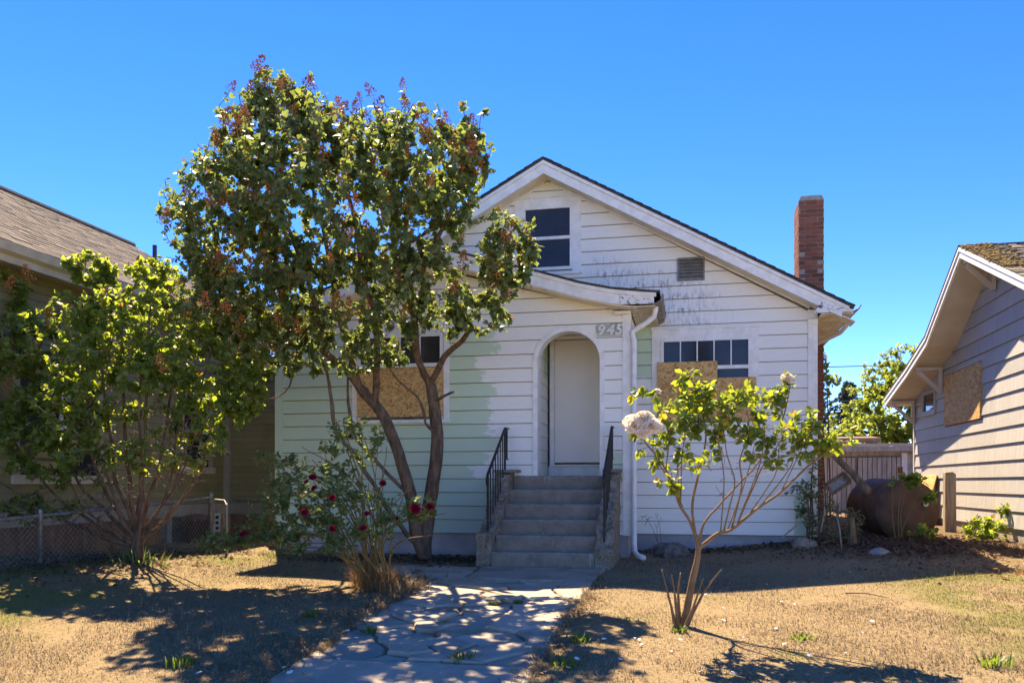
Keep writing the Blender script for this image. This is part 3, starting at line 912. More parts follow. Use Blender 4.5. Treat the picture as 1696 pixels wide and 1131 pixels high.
lo_ = low.build('lower_brickwork', M['brick'], ch); lo_['kind'] = 'stuff'
capm = MB().extr([(1.83, 15.5, 6.02), (2.25, 15.5, 6.02), (2.21, 15.5, 6.10), (1.87, 15.5, 6.10)], (0, .7, 0)).build('chimney_cap', M['mortar'], ch)

# ------------------------------------------------------------------ concrete steps
ST = thing('front_steps', (-1.88, 11.4, 0), 'six grey concrete steps with crumbling cheek walls up to the arched entry', 'stairs')
def roughen(o, amp, sc_, seed=0):
    me = o.data
    for vt in me.vertices:
        d_ = noise.noise_vector(Vector((vt.co.x*sc_+seed, vt.co.y*sc_, vt.co.z*sc_)))
        vt.co += d_*amp
def grid_box(x0, x1, y0, y1, z0, zt, nx, ny, nz):
    """closed box whose top follows zt(y), split finely so it can be roughened"""
    b = MB()
    def P_(i, j, k): 
        y = y0 + (y1-y0)*j/ny
        return (x0 + (x1-x0)*i/nx, y, z0 + (zt(y)-z0)*k/nz)
    idx = {}
    def V(i, j, k):
        if (i, j, k) not in idx: idx[(i, j, k)] = len(b.v); b.v.append(P_(i, j, k))
        return idx[(i, j, k)]
    for i in range(nx):
        for j in range(ny):
            b.f.append((V(i,j,nz), V(i+1,j,nz), V(i+1,j+1,nz), V(i,j+1,nz)))
    for k in range(nz):
        for i in range(nx):
            b.f.append((V(i,0,k), V(i+1,0,k), V(i+1,0,k+1), V(i,0,k+1)))
            b.f.append((V(i,ny,k), V(i,ny,k+1), V(i+1,ny,k+1), V(i+1,ny,k)))
        for j in range(ny):
            b.f.append((V(0,j,k), V(0,j,k+1), V(0,j+1,k+1), V(0,j+1,k)))
            b.f.append((V(nx,j,k), V(nx,j+1,k), V(nx,j+1,k+1), V(nx,j,k+1)))
    return b
for k in range(6):
    y0 = 10.7 + k*.28; zt = .2*(k+1)
    y1 = 13.39 if k == 5 else 12.2
    b = grid_box(-2.55, -1.21, y0, y1 if k == 5 else y0+.30, zt-.21 if k else -.2, lambda y: zt, 30, 6 if k < 5 else 20, 5)
    o = b.build('step', M['stair'], ST, True)
    # worn nosing
    for vt in o.data.vertices:
        if vt.co.y < y0 + .01 and vt.co.z > zt - .03: vt.co.y += .012; vt.co.z -= .006
    roughen(o, .004, 9, k*3)
    o.data.shade_flat()
MB().box(-2.54, -1.22, 11.0, 12.19, -.2, .19).build('stair_core', M['stair'], ST)
def cheek(x0, x1, top):
    b = grid_box(x0, x1, 10.72, 12.16, -.25, top, 9, 46, 26)
    o = b.build('cheek_wall', M['cheek'], ST)
    for vt in o.data.vertices:
        c = vt.co
        d_ = noise.noise_vector(c*7.0)*.013 + noise.noise_vector(c*19.0)*.011
        if c.z > top(c.y) - .09:
            d_ += noise.noise_vector(c*5.0)*.035 + noise.noise_vector(c*14.0)*.02 - Vector((0, 0, max(0.0, noise.noise(c*6.0))))*.09
        vt.co = c + d_
    return o
ltop = lambda y: float(np.interp(y, [10.72, 10.9, 11.75, 11.80, 12.16], [.42, .47, 1.06, 1.24, 1.25]))
rtop = lambda y: float(np.interp(y, [10.72, 10.86, 10.9, 11.75, 11.80, 12.16], [.26, .30, .45, 1.06, 1.24, 1.25]))
cheek(-2.755, -2.555, ltop)
cheek(-1.205, -1.0, rtop)
slimbox('cheek_cap', M['stair'], ST, -1.215, -.965, 11.78, 12.15, 1.245, 1.29)
slimbox('cheek_cap', M['stair'], ST, -2.79, -2.45, 11.82, 12.16, 1.245, 1.285)

# ------------------------------------------------------------------ iron railings
def railing(x, side, label):
    t = thing('stair_railing', (x, 11.4, .7), label, 'railing', 'iron railings of the front steps')
    yl, yu = 10.88, 11.93
    zl, zu = 1.20, 1.88
    r = MB()
    r.bar((x, yl-.03, zl-.01), (x, yu+.02, zu+.01), .034, .018)
    r.bar((x, yu+.01, zu+.008), (x, 12.155, zu+.008), .034, .018)
    r.tube([(x, yl-.02, zl), (x, yl-.06, zl-.04), (x, yl-.065, zl-.11), (x, yl-.03, zl-.16)], [.016, .016, .014, .010], 6)
    r.build('handrail', M['iron'], t)
    MB().box(x-.013, x+.013, yl-.013, yl+.013, .30, zl+.01).build('post', M['iron'], t)
    MB().box(x-.013, x+.013, yu-.013, yu+.013, 1.15, zu).build('post', M['iron'], t)
    for k in range(1, 7):
        y = yl + (yu-yl)*k/7; z = zl + (zu-zl)*k/7
        MB().box(x-.007, x+.007, y-.007, y+.007, ltop(y)-.05, z).build('baluster', M['iron'], t)
    for k in range(1, 3):
        y = yu + .075*k
        MB().box(x-.007, x+.007, y-.007, y+.007, 1.44, zu).build('baluster', M['iron'], t)
    MB().bar((x, yu, 1.44), (x, 12.155, 1.44), .02, .014).build('bottom_bar', M['iron'], t)
railing(-2.64, -1, 'black iron railing on the left cheek wall, beside the lilac')
railing(-1.10, 1, 'black iron railing on the right cheek wall, beside the downspout')

# ------------------------------------------------------------------ olive house on the left
LX = -8.6
LH = thing('olive_house', (LX, 11, 0), 'olive green house with taupe shingle roof behind the chain-link fence', 'house')
lw = MB().box(LX-7.4, LX, 2.0, 16.2, .72, 4.05)
l_wall = lw.build('side_wall', M['backing'], LH)
LW1 = (9.35, 11.05, 1.10, 2.65); LW2 = (13.0, 13.98, 1.28, 2.70)
sideL = lambda a, z, o: (LX + o, a, z)
siding(l_wall, sideL, [(2.0, .73), (14.38, .73), (14.38, 4.0), (2.0, 4.0)], .73, .112, 29, [LW1, LW2], M['olive'], lip=.016, gap=.006)
wing = MB().box(LX, -6.9, 14.5, 16.2, .72, 3.1)
wing_o = wing.build('wing_wall', M['backing'], LH)
siding(wing_o, front(14.5), [(LX+.12, .73), (-6.9, .73), (-6.9, 3.0), (LX+.12, 3.0)], .73, .112, 20, [], M['olive'], lip=.016, gap=.006)
MB().box(LX-.02, -6.75, 14.3, 16.3, 3.1, 3.2).build('wing_roof', M['taupe_shingle'], LH)
slimbox('corner_board', M['olive_trim'], LH, LX+.002, LX+.11, 14.39, 14.5, .73, 3.98)
slimbox('water_table', M['olive_trim'], LH, LX-.02, LX+.045, 2.0, 14.45, .52, .72)
slimbox('water_table', M['olive_trim'], LH, LX+.05, -6.9, 14.455, 14.5, .52, .72)
sk = MB().box(LX-7.3, LX-.05, 2.0, 16, -.3, .51).build('crawl_space', M['backing'], LH)
y = 2.0; k = 0
while y < 14.4:
    y1 = min(y + .62, 14.4)
    if not (12.75 < (y+y1)/2 < 14.05):
        MB().box(LX-.045, LX-.018, y+.006, y1-.006, -.25, .515).build('skirt_panel', M['skirt'], sk)
        MB().box(LX-.017, LX+.012, y-.02, y+.02, -.25, .515).build('batten', M['skirt'], sk)
    y = y1; k += 1
MB().box(-8.5, -6.9, 14.47, 14.49, -.2, .515).build('skirt_panel', M['skirt'], sk)
slimbox('opening_jamb', M['olive_trim'], LH, LX-.04, LX+.02, 12.70, 12.76, -.2, .515)
def lwin(W, n):
    y0, y1, z0, z1 = W
    wn = MB().box(LX-.002, LX+.008, y0+.1, y1-.1, z0+.1, z1-.1).build('window', M['glass'], LH)
    c = MB()
    c.box(LX, LX+.035, y0, y0+.1, z0, z1); c.box(LX, LX+.035, y1-.1, y1, z0, z1); c.box(LX, LX+.035, y0+.1, y1-.1, z1-.1, z1)
    c.build('casing', M['olive_trim'], wn)
    MB().box(LX, LX+.07, y0-.03, y1+.03, z0-.02, z0+.1).build('sill', M['creamtrim'], wn)
    for i in range(1, n):
        yy = y0+.1 + (y1-y0-.2)*i/n
        MB().box(LX+.008, LX+.03, yy-.03, yy+.03, z0+.1, z1-.1).build('mullion', M['trim'], wn)
    MB().box(LX+.009, LX+.022, y0+.1, y1-.1, (z0+z1)/2-.02, (z0+z1)/2+.02).build('sash_rail', M['trim'], wn)
lwin(LW1, 2); lwin(LW2, 1)
# roof: courses of shingles from the eave to the ridge
ex, ez, rx, rz = LX+.42, 4.02, -12.0, 6.30
rl = MB()
rl.extr([(ex-.02, 1.5, ez-.02), (rx, 1.5, rz-.02), (2*rx-ex+.02, 1.5, ez-.02), (rx, 1.5, ez-.02)], (0, 14.9, 0))
lroof = rl.build('roof', M['taupe_shingle'], LH)
NCO = 32
for k in range(NCO):
    f0, f1 = k/NCO, min(1.0, (k+1.25)/NCO)
    xa, za = ex+(rx-ex)*f0, ez+(rz-ez)*f0; xb, zb = ex+(rx-ex)*f1, ez+(rz-ez)*f1
    b = MB(); yy = 1.45; rr = random.Random(k)
    # each tab of the course ends a touch higher or lower
    while yy < 16.42:
        y2 = min(yy + rr.uniform(.16, .34), 16.45); d_ = rr.uniform(0, .028); l_ = rr.uniform(.008, .02)
        b.add([(xa+d_*.8, yy, za+l_-d_*.5), (xa+d_*.8, y2-.006, za+l_-d_*.5), (xb, y2-.006, zb+.004), (xb, yy, zb+.004), (xa+d_*.8, yy, za-d_*.5-.004), (xa+d_*.8, y2-.006, za-d_*.5-.004)],
              [(0,1,2,3), (4,5,1,0)])
        yy = y2
    b.build('shingle_course', M['taupe_shingle'], lroof)
MB().tube([(rx, 1.45, rz+.01), (rx, 16.45, rz+.01)], .06, 6).build('ridge_cap', M['darkroof'], lroof)
gl = MB().extr([(ex-.02, 1.5, ez-.13), (ex+.08, 1.5, ez-.11), (ex+.12, 1.5, ez-.01), (ex+.105, 1.5, ez-.005), (ex-.02, 1.5, ez-.02)], (0, 14.9, 0))
gl.build('gutter', M['creamtrim'], LH)
MB().box(LX-.02, ex-.022, 1.5, 16.4, ez-.16, ez-.13).build('eave_soffit', M['olive_trim'], LH)
MB().box(ex-.05, ex-.021, 1.5, 16.4, ez-.22, ez-.131).build('fascia', M['creamtrim'], LH)
xv = ex+(rx-ex)*.36; zv = ez+(rz-ez)*.36
MB().extr([(xv+.2, 9.35, zv-.10), (xv+.2, 9.35, zv+.03), (xv-.2, 9.35, zv+.28), (xv-.2, 9.35, zv+.10)], (0, .42, 0)).build('roof_vent', M['darkroof'], LH)
xv = ex+(rx-ex)*.8; zv = ez+(rz-ez)*.8
MB().tube([(xv, 16.1, zv-.1), (xv, 16.1, zv+.33)], .045, 8).build('vent_pipe', M['darkroof'], LH)
for (yy, zz, a, b_) in ((8.15, .33, .22, .14), (8.75, .38, .16, .08), (8.98, .30, .14, .09)):
    pts = [(LX-.012, yy + a*math.cos(q*.9)*(.75+.35*rs.random())*.6, zz + b_*math.sin(q*.9)*(.7+.4*rs.random())) for q in range(7)]
    MB().extr(pts, (.006, 0, 0)).build('torn_patch', M['signw'], sk)

# ------------------------------------------------------------------ grey-white house on the right
RX = 4.5
RH = thing('grey_house', (RX, 15, .3), 'grey-white shingled house with flared eaves and a boarded window at the right', 'house')
rw_poly = [(9.0, .44), (18.75, .44), (18.75, 2.78), (15.9, 3.50), (14.0, 4.52), (9.0, 2.35)]
rw = MB().extr([(RX, y_, z_) for y_, z_ in rw_poly], (6, 0, 0))
r_wall = rw.build('side_wall', M['backing'], RH)
sideR = lambda a, z, o: (RX - o, a, z)
ROSB = (14.6, 16.58, 2.10, 3.03); RWIN = (17.16, 18.1, 2.42, 2.88)
for part in ([(9.0, .44), (14.0, .44), (14.0, 4.52), (9.0, 2.35)], [(14.0, .44), (15.9, .44), (15.9, 3.50), (14.0, 4.52)], [(15.9, .44), (18.70, .44), (18.70, 2.79), (15.9, 3.50)]):
    siding(r_wall, sideR, part, .44, .245, 17, [ROSB, RWIN], M['greywhite'], lip=.026, gap=.007)
MB().box(RX+.01, RX+6, 9.0, 18.7, -.3, .438).build('foundation', M['mortar'], RH)
MB().box(RX-.045, RX-.004, ROSB[0]+.02, ROSB[1]-.02, ROSB[2]+.02, ROSB[3]-.02).build('strand_board', M['osbx'], RH)
slimbox('corner_board', M['greywhite'], RH, RX-.03, RX+.05, 18.7, 18.8, .44, 2.8)
y0, y1, z0, z1 = RWIN
wn = MB().box(RX-.008, RX-.002, y0+.08, y1-.08, z0+.07, z1-.07).build('window', M['glass'], RH)
c = MB(); c.box(RX-.04, RX, y0, y0+.08, z0, z1); c.box(RX-.04, RX, y1-.08, y1, z0, z1); c.box(RX-.04, RX, y0+.08, y1-.08, z1-.07, z1); c.box(RX-.055, RX, y0-.02, y1+.02, z0-.03, z0+.068)
c.build('casing', M['greywhite'], wn)
# roof: flared towards the back
RP = [(14.0, 4.68), (15.9, 3.63), (17.3, 3.26), (19.1, 2.87)]
RF = [(14.0, 4.68), (9.0, 2.60)]
RE = 4.0
def strip(prof, o1, o2, x0, x1, name, m, par):
    pl = [(x0, y_, z_+o1) for y_, z_ in prof] + [(x0, y_, z_+o2) for y_, z_ in prof[::-1]]
    return MB().extr(pl, (x1-x0, 0, 0)).build(name, m, par)
rroof = strip(RP, .0, -.04, RE-.02, RE+7, 'roof', M['old_shingle'], RH)
strip(RP, .03, .003, RE-.035, RE+7, 'rear_roof_covering', M['darkroof'], RH)
strip(RF, .0, -.04, RE-.02, RE+7, 'front_roof_deck', M['old_shingle'], RH)
for prof in (RP, RF):
    strip(prof, -.001, -.06, RE-.03, RE-.005, 'rake_mould', M['trim'], RH)
    strip(prof, -.062, -.16, RE-.015, RE+.02, 'rake_board', M['trim'], RH)
    strip(prof, -.15, -.165, RE+.022, RX-.002, 'rake_soffit', M['greysoff'], RH)
NC = 30
for k in range(NC):
    f0, f1 = k/NC, min(1.0, (k+1.25)/NC)
    ya, za = RF[1][0]+(RF[0][0]-RF[1][0])*f0, RF[1][1]+(RF[0][1]-RF[1][1])*f0
    yb, zb = RF[1][0]+(RF[0][0]-RF[1][0])*f1, RF[1][1]+(RF[0][1]-RF[1][1])*f1
    b = MB(); xx = RE-.03; rr = random.Random(100+k)
    while xx < RE+5:
        x2 = xx + rr.uniform(.12, .26); d_ = rr.uniform(0, .035); l_ = rr.uniform(.012, .035)
        b.add([(xx, ya+d_, za+l_+d_*.4), (x2-.012, ya+d_, za+l_+d_*.4), (x2-.012, yb, zb+.004), (xx, yb, zb+.004), (xx, ya+d_, za-.004), (x2-.012, ya+d_, za-.004)],
              [(0,1,2,3), (4,5,1,0)])
        xx = x2
    b.build('shingle_course', M['old_shingle'], rroof)
ms = MB(); rr = random.Random(9)
for k in range(420):
    f = rr.random()
    yy = 14.0 - f*1.9; zz = 4.68 - f*1.9*.416
    xx = RE + abs(rr.gauss(0, .22))*(1-f*.4)
    r_ = rr.uniform(.018, .05)
    ms.lathe([(r_, -.01), (r_*.85, r_*.5), (r_*.3, r_*.85)], 5, (xx, yy, zz+.01))
mo = ms.build('roof_moss', M['moss'], RH); mo['kind'] = 'stuff'
# knee braces
def brace(y, z):
    b = MB()
    b.box(RE+.03, RX-.03, y-.035, y+.035, z-.05, z)
    b.box(RX-.09, RX-.032, y-.035, y+.035, z-.46, z-.052)
    b.bar((RE+.06, y, z-.07), (RX-.07, y, z-.43), .06, .06, (0, 1, 0))
    b.build('knee_brace', M['greysoff'], RH)
brace(18.68, 2.78); brace(16.72, 3.20); brace(13.95, 4.46)
sheet = MB().bar((RX-.30, 17.55, .26), (RX-.05, 17.55, 1.22), .95, .012, (0, 1, 0)) if False else MB().extr([(RX-.28, 17.0, .26), (RX-.28, 18.0, .26), (RX-.05, 18.0, 1.24), (RX-.05, 17.0, 1.24)], (.02, 0, .004))
tag(sheet.build('strand_board_offcut', M['osbx']), 'small strand board sheet leaning on the grey house near the tank', 'board')

# ------------------------------------------------------------------ shed at the back
SY = 24.0
SH = thing('shed', (4.8, SY, .15), 'low grey plank shed with double doors behind the tank', 'shed')
MB().box(3.2, 8.0, SY+.03, SY+4, .1, 2.05).build('wall', M['shedwood'], SH)
rs_ = MB(); rs_.extr([(3.0, SY-.25, 2.06), (3.0, SY+4.2, 2.25), (3.0, SY+4.2, 2.33), (3.0, SY-.25, 2.14)], (5.2, 0, 0)); rs_.build('roof', M['creamtrim'], SH)
slimbox('roof_fascia', M['shedwood'], SH, 3.0, 8.2, SY-.24, SY-.2, 1.93, 2.058)
MB().extr([(3.85, SY+.4, 2.2), (3.85, SY+1.6, 2.3), (3.85, SY+1.6, 2.42), (3.85, SY+.4, 2.32)], (1.15, 0, 0)).build('roof_panel', M['tin'], SH)
for (a, b_, yy) in ((3.45, 4.28, SY-.0), (4.33, 5.40, SY-.03)):
    dr = MB().box(a, b_, yy-.01, yy+.02, .15, 1.80).build('door', M['soil'], SH)
    x = a; 
    while x < b_-.03:
        x2 = min(x+.12, b_)
        MB().box(x+.009, x2-.009, yy-.03, yy-.011, .17, 1.78).build('plank', M['shedwood'], dr)
        x = x2
MB().box(5.32, 5.44, SY-.075, SY-.062, 1.35, 1.52).build('hinge', M['rust'], SH)
slimbox('door_post', M['trim'], SH, 5.42, 5.56, SY-.05, SY+.02, .15, 1.9)
for k in range(12): slimbox('clapboard', M['shedwood'], SH, 5.57, 8.0, SY-.03, SY+.02, .2+k*.14, .33+k*.14)

# ------------------------------------------------------------------ rusty tank
TK = thing('oil_tank', (3.1, 14.3, .25), 'rusty brown oil tank lying on its side between the houses', 'tank')
A, B = Vector((3.16, 13.62, .68)), Vector((2.98, 15.05, .72))
ax = (B-A).normalized()
def tcyl(prof, n=28):
    pts = [A + ax*t_ for t_, r_ in prof]; return MB().tube(pts, [r_ for t_, r_ in prof], n)
tcyl([(-.075, .02), (-.07, .2), (-.045, .36), (0, .445), (.02, .455), (1.42, .455), (1.46, .43), (1.5, .2)]).build('tank_shell', M['rusttank'], TK, True)
tcyl([(-.012, .462), (.03, .462)]).build('end_rim', M['rusttank'], TK, True)
tcyl([(.72, .460), (.76, .460)]).build('weld_band', M['rusttank'], TK, True)
pc = A + Vector((.24, -.06, .10))
MB().tube([pc - ax*.02, pc - ax*-.04], .035, 12).build('filler_cap', M['chip'], TK)
tag(MB().tube([(2.189, 13.9, 1.494), (2.393, 13.75, 1.257), (2.615, 13.55, 0.954)], [.05, .055, .06], 8).build('leaning_log', M['barkp']), 'bare grey log leaning over the rusty tank', 'log')
wf = thing('broken_frame', (2.242, 13.9, 1.09), 'broken wooden window frame tilted against the tank', 'frame')
def quadframe(c, w_, h_, ang, par, m):
    ux = Vector((math.cos(ang), .25, math.sin(ang))).normalized(); uz = Vector((-math.sin(ang), .1, math.cos(ang))).normalized()
    C = Vector(c)
    pts = [C-ux*w_-uz*h_, C+ux*w_-uz*h_, C+ux*w_+uz*h_, C-ux*w_+uz*h_]
    for i in range(4): MB().bar(pts[i], pts[(i+1) % 4], .05, .04, (0, 1, 0)).build('rail', m, par)
    MB().add([p_ + Vector((0, .01, 0)) for p_ in pts], [(0, 1, 2, 3)]).build('pane', M['galv'], par)
quadframe((2.225, 13.9, 1.09), .17, .085, R(33), wf, M['barkp'])

# fence post, stones
tag(MB().extr([(4.08, 15.1, .1), (4.26, 15.1, .1), (4.25, 15.1, 1.24), (4.20, 15.1, 1.28), (4.09, 15.1, 1.27)], (0, .15, 0)).build('fence_post', M['postwood'], None, False, .012), 'lone weathered wooden post beside the grey house', 'post')
def rock(name, px_c, r_, sq, label, m, seed):
    b = MB(); n_ = 10
    prof = [(.3, -.3), (.9, -.15), (1.0, .2), (.85, .6), (.5, .9), (.1, 1.0)]
    b.lathe([(a*r_, z_*r_*sq) for a, z_ in prof], n_, (0, 0, 0))
    o = b.build(name, m)
    for vt in o.data.vertices: vt.co += noise.noise_vector(vt.co*6+Vector((seed, 0, 0)))*r_*.35
    o.location = (px_c[0], px_c[1], g1(*px_c))
    tag(o, label, 'stone'); return o
rock('stone', (-.30, 12.55), .26, .8, 'large dark stone against the house under the right window', M['stone'], 3)
rock('stone', (1.55, 12.6), .17, .9, 'grey stone at the right corner of the white house', M['cheek'], 8)
rock('stone', (2.38, 11.75), .15, .45, 'flat pale stone on the ground before the tank', M['mortar'], 5)

# ------------------------------------------------------------------ chain-link fence and gate
def chain(path_a, path_b, h0, h1, par, bot=.03):
    a, b = Vector(path_a), Vector(path_b); L = (b-a).length
    m = MB(); sp = .075
    n = int((L + 1.2)/sp)
    def pt(s_, v_):
        f = s_/L; g_ = a + (b-a)*f
        return Vector((g_.x, g_.y, g_.z + bot + ((h0+(h1-h0)*f) - bot)*v_))
    H_ = (h0+h1)/2
    for sg in (-1, 1):
        for k in range(-int(H_/sp)-1, int(L/sp)+int(H_/sp)+2):
            s0 = k*sp; s1 = s0 + sg*H_
            v0, v1 = 0., 1.
            if s1 == s0: continue
            def cl(s_):
                return (s_-s0)/(s1-s0)
            lo_, hi_ = sorted((cl(0), cl(L)))
            v0, v1 = max(0, lo_), min(1, hi_)
            if v1 - v0 < .02: continue
            m.tube([pt(s0+(s1-s0)*v0, v0), pt(s0+(s1-s0)*v1, v1)], .0026, 3, False)
    return m.build('chain_mesh', M['galv'], par)
FA = (-7.08, 11.5, g1(-7.08, 11.5)); FB = (-7.30, 6.6, g1(-7.30, 6.6))
FE = thing('chain_link_fence', FA, 'rusty chain-link fence along the olive house, half hidden by the shrub', 'fence', 'chain-link fences')
hA, hB = .80, .56
chain(FA, FB, hA, hB, FE)
MB().tube([(FA[0], FA[1], FA[2]+hA), ((FA[0]+FB[0])/2, (FA[1]+FB[1])/2, (FA[2]+FB[2]+hA+hB)/2-.015), (FB[0], FB[1], FB[2]+hB)], .02, 7).build('top_rail', M['galv'], FE)
for f, r_ in ((0, .034), (.33, .024), (.66, .024), (1, .024)):
    p = Vector(FA).lerp(Vector(FB), f); h = hA+(hB-hA)*f
    MB().lathe([(r_, -.3), (r_, h+.02), (r_*1.15, h+.03), (r_*.9, h+.06), (.004, h+.075)], 8, p).build('post', M['galv'], FE, True)
GA = (-6.98, 11.42, g1(-6.98, 11.42)); GB = (-6.62, 11.18, g1(-6.62, 11.18))
GT = thing('chain_link_gate', GA, 'open chain-link gate with a small sign beside the rose bush', 'gate')
chain(GA, GB, .76, .74, GT, .06)
fr = MB()
c = [Vector(GA)+Vector((0,0,.05)), Vector(GB)+Vector((0,0,.05)), Vector(GB)+Vector((0,0,.70)), Vector(GA).lerp(Vector(GB), .8)+Vector((0,0,.77)), Vector(GA)+Vector((0,0,.78)), Vector(GA)+Vector((0,0,.05))]
fr.tube(c, .017, 7)
fr.build('gate_frame', M['galv'], GT)
MB().tube([Vector(GB)+Vector((.01,-.02,-.12)), Vector(GB)+Vector((0,-.02,.72))], .019, 7).build('latch_post', M['galv'], GT)
mid = Vector(GA).lerp(Vector(GB), .32)
MB().extr([(mid.x-.07, mid.y+.03, mid.z+.30), (mid.x+.07, mid.y-.05, mid.z+.30), (mid.x+.075, mid.y-.053, mid.z+.58), (mid.x-.065, mid.y+.027, mid.z+.58)], (.004, -.006, 0)).build('sign', M['signw'], GT)
for q in (.36, .44, .52):
    MB().extr([(mid.x-.045, mid.y+.008, mid.z+q-.02), (mid.x+.03, mid.y-.038, mid.z+q-.025), (mid.x+.04, mid.y-.042, mid.z+q+.02), (mid.x-.03, mid.y+.0, mid.z+q+.015)], (.003, -.012, 0)).build('sign_mark', M['iron'], GT)
F2 = thing('chain_link_fence', (-7.7, 13.5, .05), 'short chain-link fence closing the gap between the two houses', 'fence', 'chain-link fences')
chain((-7.9, 13.6, .05), (-6.38, 13.6, .05), .74, .74, F2)
MB().tube([(-7.9, 13.6, .80), (-6.38, 13.6, .80)], .02, 7).build('top_rail', M['galv'], F2)
tag(MB().extr([(-6.62, 12.35, .0), (-6.40, 12.3, .0), (-6.37, 12.3, .62), (-6.58, 12.35, .66)], (0, .03, 0)).build('plywood_offcut', M['skirt']), 'orange-brown plywood offcut at the left corner of the white house', 'board')
bn = thing('rubbish_bin', (-8.25, 12.9, .05), 'brown bin standing before the crawl space opening behind the fence', 'bin')
MB().lathe([(.16, 0), (.21, .42), (.225, .42), (.225, .45), (.2, .46), (.19, .44)], 14, (-8.25, 12.95, .03)).build('bin_body', M['bin'], bn, True)
MB().lathe([(.235, .46), (.235, .48), (.12, .53), (.01, .545)], 14, (-8.25, 12.95, .03)).build('lid', M['bin'], bn, True)

# ------------------------------------------------------------------ cables
for i, (z_, sag) in enumerate(((6.38, .12), (4.93, .10))):
    pts = [(x_, 40.0 + i, z_ - sag*(1-((x_-12)/14)**2)*.6 + (x_-11)*.006) for x_ in np.linspace(-2, 26, 15)]
    tag(MB().tube(pts, .022, 5).build('overhead_cable', M['wire']), ['upper overhead cable crossing the sky between the houses', 'lower overhead cable crossing the sky just above the conifer'][i], 'cable', 'overhead cables')

# ------------------------------------------------------------------ plants
def rotmats(n, dirs, up_j=1.0, rg=rng):
    """leaf frames: y along dirs, z roughly upward with random roll"""
    y = dirs / (np.linalg.norm(dirs, axis=1, keepdims=True) + 1e-9)
    up = np.tile(np.array([0., 0., 1.]), (n, 1)) + rg.normal(0, up_j, (n, 3))
    x = np.cross(y, up); x /= (np.linalg.norm(x, axis=1, keepdims=True) + 1e-9)
    z = np.cross(x, y)
    return np.stack([x, y, z], 2)
LEAF_HEART = (np.array([[0,0,0],[-.40,.10,.05],[-.42,.38,.09],[0,1,-.10],[.42,.38,.09],[.40,.10,.05],[0,.4,-.02]]),
              np.array([[0,6,1],[1,6,2],[2,6,3],[3,6,4],[4,6,5],[5,6,0]]))
LEAF_OVAL = (np.array([[0,0,0],[-.30,.30,.05],[-.32,.62,.06],[0,1,-.06],[.32,.62,.06],[.30,.30,.05],[0,.5,-.03]]),
             np.array([[0,6,1],[1,6,2],[2,6,3],[3,6,4],[4,6,5],[5,6,0]]))
LEAF_DIA = (np.array([[0,0,0],[-.34,.42,.06],[0,1,-.05],[.34,.42,.06]]), np.array([[0,2,1],[0,3,2]]))
def leaf_mesh(name, tmpl, pos, dirs, size, mat_, up_j=.6, curl=.0):
    n = len(pos)
    Rm = rotmats(n, dirs, up_j)
    tv, tf = tmpl
    v = np.einsum('nij,kj->nki', Rm, tv) * size[:, None, None] + pos[:, None, :]
    f = (tf[None] + (np.arange(n) * len(tv))[:, None, None]).reshape(-1, 3)
    return arr_mesh(name, v.reshape(-1, 3), f, mat_)
_leafcache = {}
def single_leaves(par, tmpl, tname, pos, dirs, size, mat_, up_j=.6):
    n = len(pos); Rm = rotmats(n, dirs, up_j)
    key = (tname, mat_.name)
    if key not in _leafcache:
        b = MB(); b.add(tmpl[0].tolist(), tmpl[1].tolist()); _leafcache[key] = b.mesh('leaf', mat_)
    for i in range(n):
        o = bpy.data.objects.new('leaf', _leafcache[key]); COL.objects.link(o)
        o.parent = par
        m = Matrix(Rm[i].tolist()).to_4x4() @ Matrix.Scale(float(size[i]), 4)
        m.translation = Vector(pos[i]) - par.location
        o.matrix_basis = m

